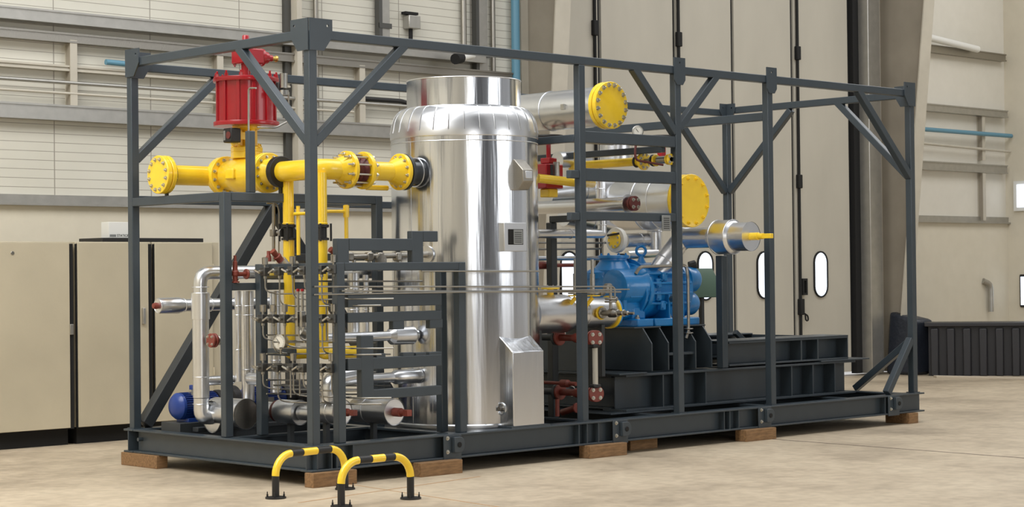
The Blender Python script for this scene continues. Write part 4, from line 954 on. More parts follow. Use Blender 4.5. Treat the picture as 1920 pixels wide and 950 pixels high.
# red valve with handwheel
q = P(1029, 333, Y=1.0); z = lambda y: zat(y, q.x, q.y)
t = T('handwheel_valve', 'red valve body with a black handwheel just right of the vessel', 'valve', (q.x, q.y, z(375)))
MB().ring((q.x, q.y, z(256)), UZ, .135, .012, 36).build('handwheel_rim', 'black', t)
for k in range(4): MB().beam((q.x, q.y, z(254)), (q.x+.13*math.cos(k*PI/2+.4), q.y+.13*math.sin(k*PI/2+.4), z(256)), .02, .01).build('spoke', 'black', t)
MB().cyl((q.x, q.y, z(305)), (q.x, q.y, z(252)), .022).build('stem', 'red', t)
MB().box(q.x-.11, q.x+.11, q.y-.08, q.y+.08, z(354), z(308)).build('gearcase', 'red', t, bevel=.01)
MB().box(q.x-.05, q.x+.05, q.y-.06, q.y+.06, z(307), z(296)).build('top_boss', 'red', t, bevel=.008)
MB().box(q.x-.06, q.x+.06, q.y-.06, q.y+.06, z(370), z(354)).build('yoke', 'yellow', t, bevel=.01)
MB().cyl((q.x-.02, q.y-.12, z(335)), (q.x-.02, q.y-.12, z(305)), .03).build('filter', 'steel', t); MB().cyl((q.x-.08, q.y-.12, z(345)), (q.x-.08, q.y-.12, z(310)), .014).build('regulator', 'black', t)
q = P(1240, 256, Y=1.1); t = T('handwheel_valve', 'second black handwheel on a red stem seen right of the dial gauge', 'valve', q)
MB().ring(q, UZ, .12, .011, 36).build('handwheel_rim', 'black', t); MB().beam(q-pX*.12, q+pX*.12, .02, .01).build('spoke', 'black', t)
MB().box(q.x-.03, q.x+.03, q.y-.03, q.y+.03, P(1240, 300, Y=1.1).z, q.z).build('stem', 'red', t)
# yellow cross pipes behind
thin('thick yellow bent pipe between the vessel and the second upright', [P(1008, 334, Y=.55), P(1045, 338, Y=.5), P(1078, 342, Y=.45), P(1110, 344, Y=.9)], .04, 'yellow', 'gas_line')
thin('short upright yellow pipe behind the second upright', [P(1080, 285, Y=.5), P(1080, 318, Y=.5)], .02, 'yellow', 'gas_line')
# silver pipes behind
def lp(label, pts, r, Y, name='insulated_pipe', m='cladpipe', bend=None):
    pts = [P(x, y, Y=Y_) if isinstance(Y_ := (Y if len(p) == 2 else p[2]), (int, float)) else None for p in pts for (x, y) in [p[:2]]]
    t = T(name, label, 'pipe', pts[0]); MB().pipe(pts, r, bend if bend is not None else r*1.5, 28, 6).build('pipe', m, t)
    for a_, c_ in zip(pts, pts[1:]): MB().ring(a_.lerp(c_, .5), c_-a_, r+.001, .004, 28, 6).build('seam_bead', m, t)
    return t
lp('clad pipe with a mitred elbow below the lowest bay rail', [(1006, 438), (1129, 438), (1129, 405)], .042, .8, bend=.01)
lp('slim clad pipe running level behind the compressor top', [(1006, 484), (1160, 484)], .022, 1.2)
lp('short fat clad pipe behind the middle bay rail, left of the fat vessel', [(1045, 300), (1100, 300)], .08, 1.3)
lp('upright clad pipe between the middle and lowest bay rails', [(1126, 330), (1126, 378)], .048, 1.2)
lp('fat clad upright pipe above the yellow line behind the bay', [(1155, 272), (1155, 300)], .17, 1.9)
lp('clad pipe below the fat vessel joining the yellow faced valve', [(1170, 451), (1225, 449)], .068, 1.0)
lp('upright clad pipe dropping from the fat vessel to the compressor', [(1228, 400), (1228, 468)], .075, .95)
lp('clad vessel half hidden behind the brown flanged header', [(1020, 362), (1150, 350)], .13, 1.7)
lp('clad pipe hanging behind the lowest bay rail near the upright', [(1058, 405), (1150, 425)], .10, 1.9)
lp('slim clad pipe just above the blue compressor end', [(1175, 478), (1230, 474)], .045, 1.2)
q = P(1153, 450, Y=.95); t = T('butterfly_valve', 'yellow faced valve framed by a pale insulation ring above the compressor', 'valve', q)
MB().rev([(.118, 0), (.122, .02), (.118, .05)], q, pX, 40).build('insulation_ring', 'wpaint', t)
o = flange(t, q+nX*.012, nX, .078, .02, 8, 'yellow', .009); MB().beam(q+V((-.05, .05, .045)), q+V((-.05, -.10, .06)), .012, .02).build('lever', 'black', t)
ltube(1006, 455, 1150, 455, 1.15, 'grey tube level with the yellow faced valve', .010, 'dull')
ltube(1006, 467, 1128, 466, 1.15, 'grey tube with an upturned end below the yellow faced valve', .010, 'dull', hook=(.04, 0, .08))
xpipe('brown slim pipe level with the compressor top, left of the second upright', 1010, 1085, 497, 1.0, .018, 'oxide', bulge=(1012, 1030), name='oil_pipe', rb=.035)
# ================================================================== OIL SEPARATOR CYLINDER (yellow bands)
YO = .50; q = P(1140, 585, Y=YO); ro = 28/scale(q)
t = T('oil_separator', 'horizontal shiny cylinder ending in a yellow band against the blue compressor', 'pressure vessel', q)
MB().cyl(q-pX*1.02, q, ro, seg=64).build('shell', 'cladpipe', t); MB().rev([(ro+.035, -1.02), (ro+.035, -.60), (ro+.03, -.56), (ro, -.53)], q, pX, 64).build('jacket', 'cladpipe', t)
MB().rev([(ro, 0), (ro+.014, 0), (ro+.014, .03), (ro, .03)], q, pX, 64).build('yellow_band', 'yellow', t)
MB().rev([(ro+.012, .03), (ro+.012, .05), (ro*.8, .08)], q, pX, 64).build('end_flange', 'blue', t)
MB().ring(q-pX*.36, pX, ro+.001, .004, 48, 6).build('seam_bead', 'cladpipe', t)
for px_, py_ in ((1122, 586),):
    w0 = V((P(1127, 586, Y=YO-ro-.02).x, YO-ro-.02, q.z)); MB().cyl(w0+pY*.05, w0, .045).build('branch', 'yellow', t); flange(t, w0, nY, .062, .02, 0); o = flange(t, w0+nY*.022, nY, .052, .018, 6, 'dull', .008)
    MB().rev([(.026, 0), (.026, .06), (.04, .08), (.04, .14), (.026, .16), (.02, .2), (.02, .3), (.012, .31), (.012, .37)], w0+nY*.03, nY, 20).build('globe_valve', 'dull', t)
    for d_ in (.21, .28): MB().disc(w0+nY*d_, nY, .032, .012, 20).build('union_nut', 'steel', t)
    MB().cyl(w0+V((0, -.12, .0)), w0+V((0, -.12, .24)), .014).build('riser', 'dull', t)
    for d_ in (.10, .125): MB().disc(w0+V((0, -.12, d_)), UZ, .055, .014, 24).build('riser_flange', 'dull', t)
for px_, m_ in ((1066, 'yellow'), (1098, 'yellow')):
    w0 = P(px_, 570, Y=YO-ro*.9); MB().pipe([w0+V((-.0, 0, -.06)), w0+V((.0, 0, -.02)), w0+V((.04, -.05, .06))], .018, .04, 14).build('branch_elbow', m_, t)
    MB().disc(w0+V((.04, -.05, .075)), UZ, .07, .012, 28).build('branch_flange', m_, t)
    MB().disc(w0+V((.04, -.05, .095)), UZ, .07, .012, 28).build('valve_flange', 'dull', t)
    MB().cyl(w0+V((.04, -.05, .08)), w0+V((.04, -.05, .27)), .022).build('relief_valve', 'steel', t); MB().cyl(w0+V((.04, -.05, .27)), w0+V((.04, -.05, .40)), .015).build('valve_cap', 'steel', t)
w0 = P(1032, 553, Y=YO); MB().cyl(w0-UZ*.06, w0+UZ*.06, .03).build('nozzle', 'yellow', t); o = MB().disc(w0+UZ*.06, UZ, .085, .015).build('nozzle_flange', 'yellow', t); bolts(o, w0+UZ*.068, UZ, .065, 8, .009, .02)
for dx in (.15, .95): MB().box(q.x-dx-.04, q.x-dx, YO-.1, YO+.1, .147 if dx > .5 else .62, q.z-ro*.8).build('saddle', 'frame_dark', t)
# ================================================================== BROWN LEVEL GAUGE COLUMN
q = P(1117, 634, Y=.12); z = lambda y: zat(y, q.x, q.y)
t = T('level_gauge', 'sight glass column between two brown flanged valves right of the second upright', 'level gauge', (q.x, q.y, z(740)))
for yy in (634, 738):
    c_ = V((q.x, q.y, z(yy)))
    o = flange(t, c_, V((-.35, -1, 0)), .072, .02, 4, 'oxide', .014, rbf=.68); flange(t, c_+pY*.03, V((-.35, -1, 0)), .072, .02, 0, 'oxide')
    MB().rev([(.035, 0), (.03, .12), (.042, .14), (.042, .22), (.03, .25), (.03, .42)], c_+pY*.03, pY, 24).build('valve_body', 'oxide', t)
    MB().disc(c_+pY*.45, pY, .072, .025).build('body_flange', 'oxide', t); MB().disc(c_+pY*.485, pY, .072, .03).build('mating_flange', 'frame_dark', t)
    MB().cyl(c_+pY*.48, c_+pY*.7, .03).build('nozzle', 'frame_dark', t)
    b_ = -1 if yy == 634 else 1
    MB().box(c_.x-.045, c_.x+.045, c_.y-.02, c_.y+.05, c_.z+b_*.05, c_.z+b_*.085).build('gland', 'black', t, bevel=.01)
MB().cyl((q.x, q.y+.01, z(725)), (q.x, q.y+.01, z(650)), .024).build('sight_glass', 'glass', t)
q2 = P(1050, 718, Y=.5); t = T('relief_valve', 'brown valve lying level above the lower level gauge arm', 'valve', q2)
MB().rev([(.015, -.25), (.015, 0), (.035, .02), (.035, .10), (.02, .12), (.018, .2)], q2, nY, 18).build('body', 'oxide', t)
q2 = P(1046, 775, Y=.4); thin('short upright brown drain pipe below the lower level gauge arm', [P(1045, 748, Y=.45), P(1045, 780, Y=.45)], .02, 'oxide', 'drain_pipe')
q2 = P(1072, 770, Y=.5); t = T('drain_valve', 'small brown drain valve at the foot of the second upright', 'valve', q2)
MB().pipe([q2+V((0, .12, -.02)), q2+V((0, -.05, .03))], .03).build('body', 'oxide', t); MB().disc(q2+V((0, -.06, .03)), nY, .045, .02).build('flange', 'oxide', t)
lp('clad pipe low behind the lower level gauge arm', [(1055, 733), (1090, 733)], .045, .9)
# ================================================================== COMPRESSOR
CX0, CY, CZ = P(1112, 560, Y=.80).x, .88, 1.37
cp = T('screw_compressor', 'blue cast screw compressor with twin barrels mounted on the charcoal plinth', 'compressor', (CX0+.6, CY, 1.03))
def cpart(name, b, bev=0, m='blue'): return b.build(name, m, cp, bevel=bev)
for i, dy in enumerate((-.15, .13)):
    cpart('rotor_barrel', MB().rev([(.13, 0), (.165, .012), (.172, .03), (.172, .25), (.20, .31)], (CX0+.2, CY+dy, 1.42+(.0 if i else .0)), pX, 48))
cpart('slide_cylinder', MB().rev([(.10, 0), (.125, .02), (.125, .30)], (CX0+.24, CY-.12, 1.23), pX, 40))
cpart('end_cover', MB().prism([(CX0+.215, CY-.27, 1.14), (CX0+.215, CY+.27, 1.14), (CX0+.215, CY+.27, 1.42), (CX0+.215, CY+.2, 1.5), (CX0+.215, CY-.2, 1.5), (CX0+.215, CY-.27, 1.42)], (.05, 0, 0)), .01)
cpart('casting_web', MB().box(CX0+.28, CX0+.52, CY-.3, CY+.2, 1.32, 1.34), .004)
def oval(x, r, zc, ry):
    return [(x, CY+(r+ry)*math.cos(2*PI*i/40), zc+(r-.03)*math.sin(2*PI*i/40)) for i in range(40)]
fl = cpart('casing_flange', MB().prism(oval(CX0+.50, .30, 1.38, .06), (.045, 0, 0)), .006)
for i in range(18):
    a_ = 2*PI*i/18; bolt_at(fl, V((CX0+.50, CY+.325*math.cos(a_), 1.38+.245*math.sin(a_))), nX.to_track_quat('Z', 'Y').to_matrix().to_4x4(), bolt_mesh(.016, .02, 'blue'))
cpart('discharge_housing', MB().rev([(.31, .0), (.30, .05), (.27, .14), (.27, .54), (.30, .57), (.30, .62)], (CX0+.54, CY, 1.38), pX, 56))
for k in range(5):
    a_ = PI*.72+k*.32; c_ = V((0, CY+.285*math.cos(a_), 1.38+.285*math.sin(a_)))
    cpart('cast_rib', MB().beam(c_+pX*(CX0+.55), c_+pX*(CX0+1.14), .02, .06, up=(0, math.cos(a_), math.sin(a_))), .004)
for dz, dy, r_ in ((.10, -.16, .125), (-.13, -.14, .115)):
    cpart('bearing_cap', MB().rev([(r_+.01, 0), (r_+.01, .03), (r_, .035), (r_, .14), (r_*.85, .17), (r_*.4, .18)], (CX0+1.16, CY+dy, 1.38+dz), pX, 36))
for dx, dy, dz in ((.68, -.29, .05), (.77, -.285, .11), (.68, -.29, -.07), (.74, -.29, -.16)):
    o = cpart('port_cover', MB().beam((CX0+dx, CY+dy+.05, 1.40+dz), (CX0+dx, CY+dy-.01, 1.40+dz), .07, .09), .012)
    bolt_at(o, V((CX0+dx-.02, CY+dy-.012, 1.40+dz-.028)), nY.to_track_quat('Z', 'Y').to_matrix().to_4x4(), bolt_mesh(.008, .012, 'blue')); bolt_at(o, V((CX0+dx+.02, CY+dy-.012, 1.40+dz+.028)), nY.to_track_quat('Z', 'Y').to_matrix().to_4x4(), bolt_mesh(.008, .012, 'blue'))
cpart('suction_hood', MB().rev([(.20, .0), (.20, .05), (.16, .1), (.13, .14), (.13, .165)], (CX0+.42, CY+.05, 1.53), UZ, 36))
cpart('top_dome', MB().rev([(.17, .0), (.17, .06), (.10, .1)], (CX0+.34, CY+.12, 1.50), UZ, 28))
for x0, x1_ in ((CX0+.34, CX0+.56), (CX0+.58, CX0+1.22)):
    o = cpart('mounting_foot', MB().box(x0, x1_, CY-.33, CY+.3, 1.045, 1.12), .012)
    cpart('foot_web', MB().box((x0+x1_)/2-.09, (x0+x1_)/2+.09, CY-.25, CY+.25, 1.11, 1.24), .02)
    bolt_at(o, V(((x0+x1_)/2-.05, CY-.27, 1.12)), Matrix.Identity(4), bolt_mesh(.022, .035, 'zinc'))
o = cpart('suction_lid', MB().disc((CX0+.42, CY+.05, 1.705), UZ, .15, .03, 32)); bolts(o, (CX0+.42, CY+.05, 1.72), UZ, .125, 8, .012, .02, 'blue')
o = cpart('barrel_flange', MB().prism([(CX0+.46, CY+.335*math.cos(2*PI*i/40), 1.36+.25*math.sin(2*PI*i/40)) for i in range(40)], (.03, 0, 0)), .005)
cpart('support_rib', MB().box(CX0+.80, CX0+.82, CY-.31, CY+.2, 1.10, 1.36), .004); cpart('support_rib', MB().box(CX0+1.0, CX0+1.02, CY-.31, CY+.2, 1.10, 1.36), .004)
cpart('oil_inlet', MB().cyl((CX0+.83, CY-.27, 1.30), (CX0+.83, CY-.37, 1.30), .03), 0, 'dull')
p_ = P(1202, 470, Y=CY); cpart('lifting_eye', MB().ring(p_, V((-.7, -.7, 0)), .045, .014, 28)); cpart('eye_shank', MB().rev([(.05, -.12), (.03, -.08), (.02, -.05)], p_, UZ, 20))
p_ = P(1165, 484, Y=CY); cpart('sensor_cap', MB().rev([(.045, -.06), (.045, -.03), (.032, -.025), (.032, .04), (.02, .045)], p_, UZ, 16), 0, 'black')
p_ = P(1298, 497, Y=.7); cpart('sensor_cap', MB().rev([(.045, -.03), (.045, .03), (.03, .04)], p_, V((1, -.6, .3)), 10), 0, 'black')
# green coupling guard
gx = P(1300, 530, Y=1.1)
t = T('coupling_guard', 'green sheet metal coupling guard behind the compressor bearing caps', 'guard', (gx.x, 1.1, 1.1))
za, zc_, zb_ = P(1320, 503, Y=1.1).z, P(1320, 530, Y=1.1).z, P(1320, 557, Y=1.1).z
xe = P(1349, 530, Y=.93).x
MB().prism([(CX0+1.3, 1.02, za), (CX0+1.3, .93, zc_), (CX0+1.3, .93, zb_), (CX0+1.3, 1.2, zb_), (CX0+1.3, 1.2, za)], (xe-CX0-1.3, 0, 0)).build('cover', 'green', t, bevel=.006)
for x in (CX0+1.42, xe-.06): MB().box(x-.02, x+.02, 1.1, 1.14, .66, zb_).build('leg', 'frame_dark', t)
# discharge piping
A_ = P(1231, 511, Y=.77); B_ = P(1283, 447, Y=.86); cap = P(1408, 443, Y=-.15)
t = T('discharge_pipe', 'clad discharge pipe rising from the compressor to a capped valve with yellow stem', 'pipe', A_)
E1 = V((cap.x, .66, cap.z)); 
dirn = (E1-A_); MB().pipe([A_, A_.lerp(E1, .55)+UZ*.02, E1+V((-.05, 0, .0)), V((cap.x, .33, cap.z))], .098, .22, 36, 5).build('bend', 'cladpipe', t)
o = None
def yy_(px_): return P(px_, 443, X=cap.x).y
MB().rev([(.085, 0), (.085, yy_(1330)-yy_(1338)+.02), (.162, yy_(1320)-yy_(1350)), (.162, yy_(1320)-yy_(1375)), (.10, yy_(1320)-yy_(1385))], (cap.x, yy_(1320), cap.z), nY, 48).build('valve_jacket', 'cladpipe', t)
MB().cyl((cap.x, yy_(1378), cap.z), (cap.x, cap.y, cap.z), .135, seg=48).build('bonnet_jacket', 'cladpipe', t)
MB().rev([(.139, 0), (.139, .012), (.134, .012)], (cap.x, cap.y-.004, cap.z), pY, 48, cap=False).build('end_rim', 'cladpipe', t)
for px_ in (1347, 1376): MB().ring((cap.x, yy_(px_), cap.z), pY, .163, .004, 48, 6).build('seam_bead', 'cladpipe', t)
MB().rev([(.036, 0), (.036, .09), (.028, .095), (.028, .15)], (cap.x, cap.y, cap.z), nY, 24).build('valve_stem', 'yellow', t)
MB().beam((cap.x, cap.y-.13, cap.z), (cap.x, cap.y-.25, cap.z), .045, .045).build('stem_square', 'yellow', t, bevel=.004)
MB().ring(A_.lerp(E1, .28)+UZ*.015, E1-A_, .100, .004, 40, 6).build('seam_bead', 'cladpipe', t)
tube([P(1192, 513, Y=.6), P(1200, 500, Y=.58), P(1287, 497, Y=.5), P(1290, 520, Y=.45), P(1291, 618, Y=.45), P(1286, 634, Y=.45)], .016, 'stainless oil tube from the compressor side down to the plinth', 'dull', 'oil_tube')
t = T('tube_flange', 'small stainless flange pair low on the oil tube beside the third upright', 'flange', P(1291, 620, Y=.45))
for y_ in (616, 624): MB().disc(P(1291, y_, Y=.45), UZ, .045, .012, 24).build('flange_disc', 'dull', t)
q = P(1157, 545, Y=0); t = T('tube_fitting_block', 'cluster of stainless fittings where the long tubes end at the compressor', 'fitting', q)
for (x_, y_, r_) in ((1140, 540, .045), (1128, 548, .03), (1153, 560, .02)):
    q = P(x_, y_, Y=.3); MB().rev([(r_*.6, -.03), (r_, -.02), (r_, .02), (r_*.6, .03)], q, nY, 24).build('fitting', 'dull', t)
# ================================================================== COMPRESSOR PLINTH
pl = T('compressor_plinth', 'stepped charcoal beam plinth carrying the compressor inside the right half of the skid', 'plinth', (5.5, 1.2, ZB))
def pp(name, b, bev=.003, **k): return b.build(name, 'frame', pl, bevel=bev, **k)
YP0, YP1 = .35, 2.0; xL = P(1173, 735, Y=YP0).x; xR = P(1603, 715, Y=YP0).x; zt0 = .625
for y in (YP0+.09, YP1):
    pp('bottom_beam', ibeam_x(MB(), xL, xR, y+.05, .285, zt0, .30, .022, .014))
pp('bottom_flange_plate', MB().box(xL-.25, xL+.6, YP0-.05, YP1, .275, .287)); pp('top_flange_plate', MB().box(xL-.12, xL+.25, YP0-.04, YP1+.08, zt0, zt0+.015))
pp('top_flange_plate', MB().box(xR-.6, xR+.22, YP0-.03, YP1+.08, zt0, zt0+.015)); pp('end_beam', ibeam_y(MB(), xR-.1, YP0+.2, YP1-.1, .30, zt0-.02, .16))
pp('end_beam', ibeam_y(MB(), xL+.1, YP0+.2, YP1-.1, .30, zt0-.02, .16))
for px_ in (1243, 1278, 1323, 1484, 1524, 1565):
    x = P(px_, 720, Y=YP0).x; pp('stiffener', MB().box(x-.008, x+.008, YP0-.005, YP0+.133, .307, zt0-.022), 0)
# upper right tier
xa, xb = P(1366, 660, Y=YP0).x, P(1589, 655, Y=YP0).x; zt1_ = .875
for y in (YP0+.09, YP1-.2): pp('tier_beam', ibeam_x(MB(), xa, xb, y+.05, zt0+.016, zt1_, .30, .018, .014))
pp('tier_plate', MB().box(xa-.1, xb, YP0-.012, YP0+.35, zt1_, zt1_+.014)); pp('tier_plate', MB().box(xa+.1, xb, YP1-.4, YP1, zt1_, zt1_+.014))
pp('end_beam', MB().box(xb-.012, xb, YP0-.01, YP1-.2, zt0+.016, zt1_))
for px_ in (1502, 1533): 
    x = P(px_, 660, Y=YP0).x; pp('stiffener', MB().box(x-.010, x+.010, YP0-.005, YP0+.133, zt0+.034, zt1_-.018), 0)
# compressor saddle plates
YS = YP0+.03; zs = 1.035
for px_ in (1223, 1254, 1305, 1335):
    x = P(px_, 680, Y=YS).x
    pp('saddle_plate', MB().prism([(x-.008, YS, zt0+.015), (x-.008, YS, zs-.14), (x-.008, YS+.11, zs), (x-.008, 1.5, zs), (x-.008, 1.5, zt0+.015)], (.016, 0, 0)), .002)
x0, x3 = P(1223, 680, Y=YS).x, P(1335, 680, Y=YS).x; x1_, x2_ = P(1254, 680, Y=YS).x, P(1305, 680, Y=YS).x
pp('saddle_top', MB().box(x0-.12, x1_+.02, YS+.11, 1.5, zs, zs+.014)); pp('saddle_top', MB().box(x2_-.05, x3+.04, YS+.11, 1.5, zs, zs+.014))
pp('tie_plate', MB().box(x1_, x2_, YS+.02, YS+.1, .775, .80)); pp('back_plate', MB().box(x0-.02, x3, 1.2, 1.22, zt0, zs-.03))
pp('girder', MB().box(x0-.45, x0-.43, .75, 1.7, .64, .93)); pp('girder', MB().box(x3, xa+.3, 1.3, 1.34, .64, .87))
# upright stub on the plinth
q = P(1355, 688, Z=zt0+.015); pp('motor_post', MB().box(q.x-.04, q.x+.04, q.y-.04, q.y+.04, zt0+.01, zat(479, q.x, q.y)), .006)
pp('motor_post', MB().beam(P(1396, 640, Y=1.0), P(1378, 622, Y=1.0), .05, .05), .004)

# ================================================================== TIMBER BLOCKS
blk = [((-.10, -.12), (.42, .11), 'timber block under the front corner, behind the left striped hoop'),
       ((-.09, 2.02), (.11, .55), 'timber block under the left end of the skid'),
       ((.93, -.16), (.44, .13), 'timber block under the first lug plate'),
       ((2.86, -.14), (.46, .14), 'timber block under the second lug plate'),
       ((3.62, .10), (.36, .13), 'timber block set back between the second and third lug plates'),
       ((4.95, -.14), (.44, .14), 'timber block under the third lug plate'),
       ((7.62, -.10), (.16, .3), 'timber block under the far right end of the skid')]
for (x, y), (lx, ly), lb in blk:
    single(MB().box(x, x+lx, y, y+ly, FZ, Z0-.0005), 'timber_block', 'wood', lb, 'timber block', (x, y, 0), 'timber blocks under the skid', bevel=.005)

# ================================================================== STRIPED HOOPS
def hoop(a, c_, h, label, yel):
    a, c_ = V(a), V(c_); t = T('striped_hoop', label, 'barrier hoop', a, 'black and yellow floor hoops'); r = .026
    rb = .15; n = 60
    L = (c_-a).length; d = (c_-a).normalized()
    pts = []; segs = []
    path = [a+UZ*.012, a+UZ*(h-rb)]
    for i in range(1, 9): an = PI/2*i/8; path.append(a+d*(rb*(1-math.cos(an)))+UZ*(h-rb+rb*math.sin(an)))
    nst = 14
    for i in range(1, nst): path.append((a+d*rb+UZ*h).lerp(c_-d*rb+UZ*h, i/nst))
    for i in range(0, 9): an = PI/2*(1-i/8); path.append(c_-d*(rb*(1-math.cos(an)))+UZ*(h-rb+rb*math.sin(an)))
    path.append(c_+UZ*.012)
    MB().pipe(path, r, .001, 20, 1).build('tube', 'black', t)
    for i0, i1 in yel: MB().pipe(path[i0:i1+1], r+.0015, .001, 20, 1).build('yellow_stripe', 'yellow', t)
    for e in (a, c_):
        o = MB().cyl(e, e+UZ*.012, .075).build('base_plate', 'black', t); bolts(o, e+UZ*.012, UZ, .06, 4, .007, .035, 'black')
h1a, h1b = P(517, 934, Z=FZ), P(647, 917, Z=FZ); h2a, h2b = P(640, 950, Z=FZ), P(770, 935, Z=FZ)
hoop(h1a, h1b, .31, 'black and yellow floor hoop, the left one at the front corner', ((1, 9), (13, 18), (23, 31)))
hoop(h2a, h2b, .31, 'black and yellow floor hoop, the right and nearer one', ((1, 9), (14, 19), (23, 31)))
# ================================================================== CABINETS AGAINST THE WALL
YC = 4.6
cabs = [(-.16, .665, 'cream steel cabinet at the left edge of the photo'), (.70, 1.545, 'cream steel cabinet in the middle of the row with a latch handle'), (1.57, 2.36, 'cream steel cabinet at the right of the row behind the blue motor')]
for i, (x0, x1_, lb) in enumerate(cabs):
    t = T('steel_cabinet', lb, 'cabinet', ((x0+x1_)/2, YC+.4, 0), 'cream steel cabinets')
    MB().box(x0, x1_, YC+.03, YC+.75, .13, 1.91).build('body', 'cab', t, bevel=.004)
    MB().box(x0+.0, (x1_+.0 if i < 2 else x1_-.12), YC+.012, YC+.04, .12, 1.89).build('door_recess', 'hole', t)
    MB().box(x0+.03, x1_-.03, YC+.08, YC+.7, FZ, .13).build('base', 'hole', t)
    w0_, w1_ = x0+.01, x1_-(.045 if i < 2 else .10)
    o = MB().box(w0_, w1_, YC, YC+.022, .13, 1.90).build('door', 'cab', t, bevel=.003)
    if i == 1: MB().box(w1_-.08, w1_-.05, YC-.03, YC, 1.10, 1.26).build('handle', 'galv', o, bevel=.004)
    if i == 0: MB().box(w1_+.0, w1_+.035, YC-.01, YC+.03, 1.02, 1.12).build('latch', 'galv', t, bevel=.003)
    if i == 1: MB().box(w1_+.0, w1_+.03, YC+.0, YC+.03, .15, .33).build('hinge_plate', 'galv', t)
    if i == 2:
        for z_ in (.6, 1.15, 1.65): MB().cyl((w1_+.01, YC, z_-.04), (w1_+.01, YC, z_+.04), .01).build('hinge', 'cab', t)
    if i == 0: MB().disc((.02, YC-.002, 1.80), nY, .018, .006).build('lock', 'dull', o)
# extra cabinet outside the frame would not show; black sheet and sign on top
q0, q1_ = P(183, 446, Y=4.75), P(372, 450, Y=4.75)
single(MB().box(q0.x, q1_.x, 4.66, 5.1, 1.911, 1.95), 'cable_duct_cover', 'black', 'flat black sheet lying on top of the cabinets', 'sheet', (q0.x, 4.9, 1.911), bevel=.003)
q0, q1_ = P(204, 430, Y=4.72), P(248, 430, Y=4.72); zt_ = P(220, 416, Y=4.72).z
t = T('printed_carton', 'small white carton printed STATION standing on the black sheet', 'carton', ((q0.x+q1_.x)/2, 4.75, 1.951))
MB().box(q0.x, q1_.x, 4.72, 4.86, 1.951, zt_).build('box', 'wpaint', t, bevel=.003)
def text(s_, loc, size, m, parent, name='lettering', rot=(PI/2, 0, 0), ext=.0008):
    cu = bpy.data.curves.new(name, 'FONT'); cu.body = s_; cu.size = size; cu.extrude = ext; cu.align_x = 'LEFT'
    o = bpy.data.objects.new(name, cu); SC.collection.objects.link(o); dg = bpy.context.evaluated_depsgraph_get()
    me = bpy.data.meshes.new_from_object(o.evaluated_get(dg)); bpy.data.objects.remove(o); me.materials.clear(); me.materials.append(M[m])
    n = bpy.data.objects.new(name, me); SC.collection.objects.link(n); n.parent = parent; n.rotation_euler = rot; n.location = V(loc)-ROOT[parent.name]; return n
text('STATION', (q0.x+.09, 4.719, 1.963), .035, 'hole', t)
MB().box(q0.x+.01, q0.x+.08, 4.7175, 4.7195, 1.963, 1.985).build('printed_mark', 'plate', t)
# ================================================================== BLACK CORRUGATED BARRIER, FAR RIGHT
ba, bb = P(1742, 704, Z=FZ), P(1990, 704, Z=FZ); d = (bb-ba); Lb = d.length; d.normalize(); nn = V((d.y, -d.x, 0)); nn = nn if nn.dot(CAM-ba) > 0 else -nn
hb = zat(600, ba.x, ba.y)
t = T('plastic_barrier', 'long black corrugated plastic bin standing along the wall at the far right', 'bin', ba)
b = MB(); b.quadbox([ba, bb, bb-nn*.5, ba-nn*.5, ba+UZ*(hb-.06), bb+UZ*(hb-.06), bb-nn*.5+UZ*(hb-.06), ba-nn*.5+UZ*(hb-.06)]); b.build('body', 'barrier', t)
b = MB(); e0 = ba-d*.06+nn*.10; e1_ = bb+nn*.10; e2, e3 = bb-nn*.55, ba-d*.06-nn*.55
b.quadbox([e0+UZ*(hb-.06), e1_+UZ*(hb-.06), e2+UZ*(hb-.06), e3+UZ*(hb-.06), e0+UZ*hb, e1_+UZ*hb, e2+UZ*hb, e3+UZ*hb]); b.build('rim', 'barrier', t, bevel=.012)
k = 0; step = .235
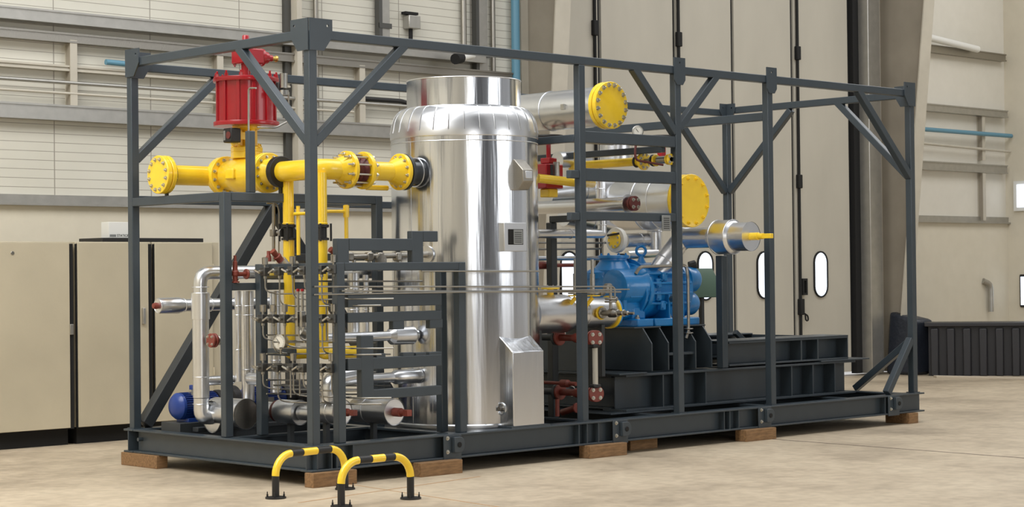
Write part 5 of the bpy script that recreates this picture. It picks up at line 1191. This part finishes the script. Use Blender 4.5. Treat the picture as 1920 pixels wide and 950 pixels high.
while .05+k*step < Lb-.1:
    s0 = ba+d*(.03+k*step)
    pts = [s0, s0+nn*.10, s0+d*.105+nn*.10, s0+d*.125]
    MB().prism([p_+UZ*.0 for p_ in pts], UZ*(hb-.09)).build('rib', 'barrier', t, bevel=.012)
    k += 1
q = P(1712, 703, Z=FZ)+V((.12, 0, 0)); b = MB()
b.quadbox([V((q.x-.16, q.y-.05, FZ)), V((q.x+.22, q.y-.1, FZ)), V((q.x+.2, q.y+.5, FZ)), V((q.x-.12, q.y+.5, FZ)), V((q.x-.12, q.y-.04, .80)), V((q.x+.24, q.y-.14, .80)), V((q.x+.18, q.y+.45, .92)), V((q.x-.08, q.y+.45, .92))])
single(b, 'tarpaulin_bundle', 'bluetarp', 'dark tarpaulin bundle between the far upright and the corrugated bin', 'bundle', (q.x, q.y, 0), bevel=.05)
pa, pb_ = P(1756, 708, Z=FZ), P(1990, 713, Z=FZ)
single(MB().quadbox([pa, pb_, pb_+V((.1, .12, 0)), pa+V((.1, .12, 0)), pa+UZ*.03, pb_+UZ*.03, pb_+V((.1, .12, .03)), pa+V((.1, .12, .03))]), 'floor_plank', 'plank', 'pale plank lying on the floor in front of the corrugated bin', 'plank', pa, bevel=.003)
# floor joint strips and worn paint
def strip(p0, p1, w_, nm, m, z_=.0015):
    a, c_ = P(*p0, Z=FZ), P(*p1, Z=FZ); n = (c_-a).cross(UZ).normalized()*w_/2
    a.z = c_.z = FZ; b = MB(); b.quadbox([a-n, c_-n, c_+n, a+n]+[p_+UZ*z_ for p_ in (a-n, c_-n, c_+n, a+n)]); return struct(b, nm, m, smooth=False)
M['joint'] = mat('joint_filler', srgb(92, 80, 70), 0.8, var=.2, vscale=8); M['oldpaint'] = mat('worn_floor_paint', srgb(176, 142, 104), 0.7, var=.12, vscale=30)
strip((1250, 808), (2100, 872), .022, 'trim_8', 'joint'); strip((560, 942), (900, 893), .02, 'trim_9', 'oldpaint'); strip((560, 893), (1000, 960), .015, 'trim_10', 'oldpaint')
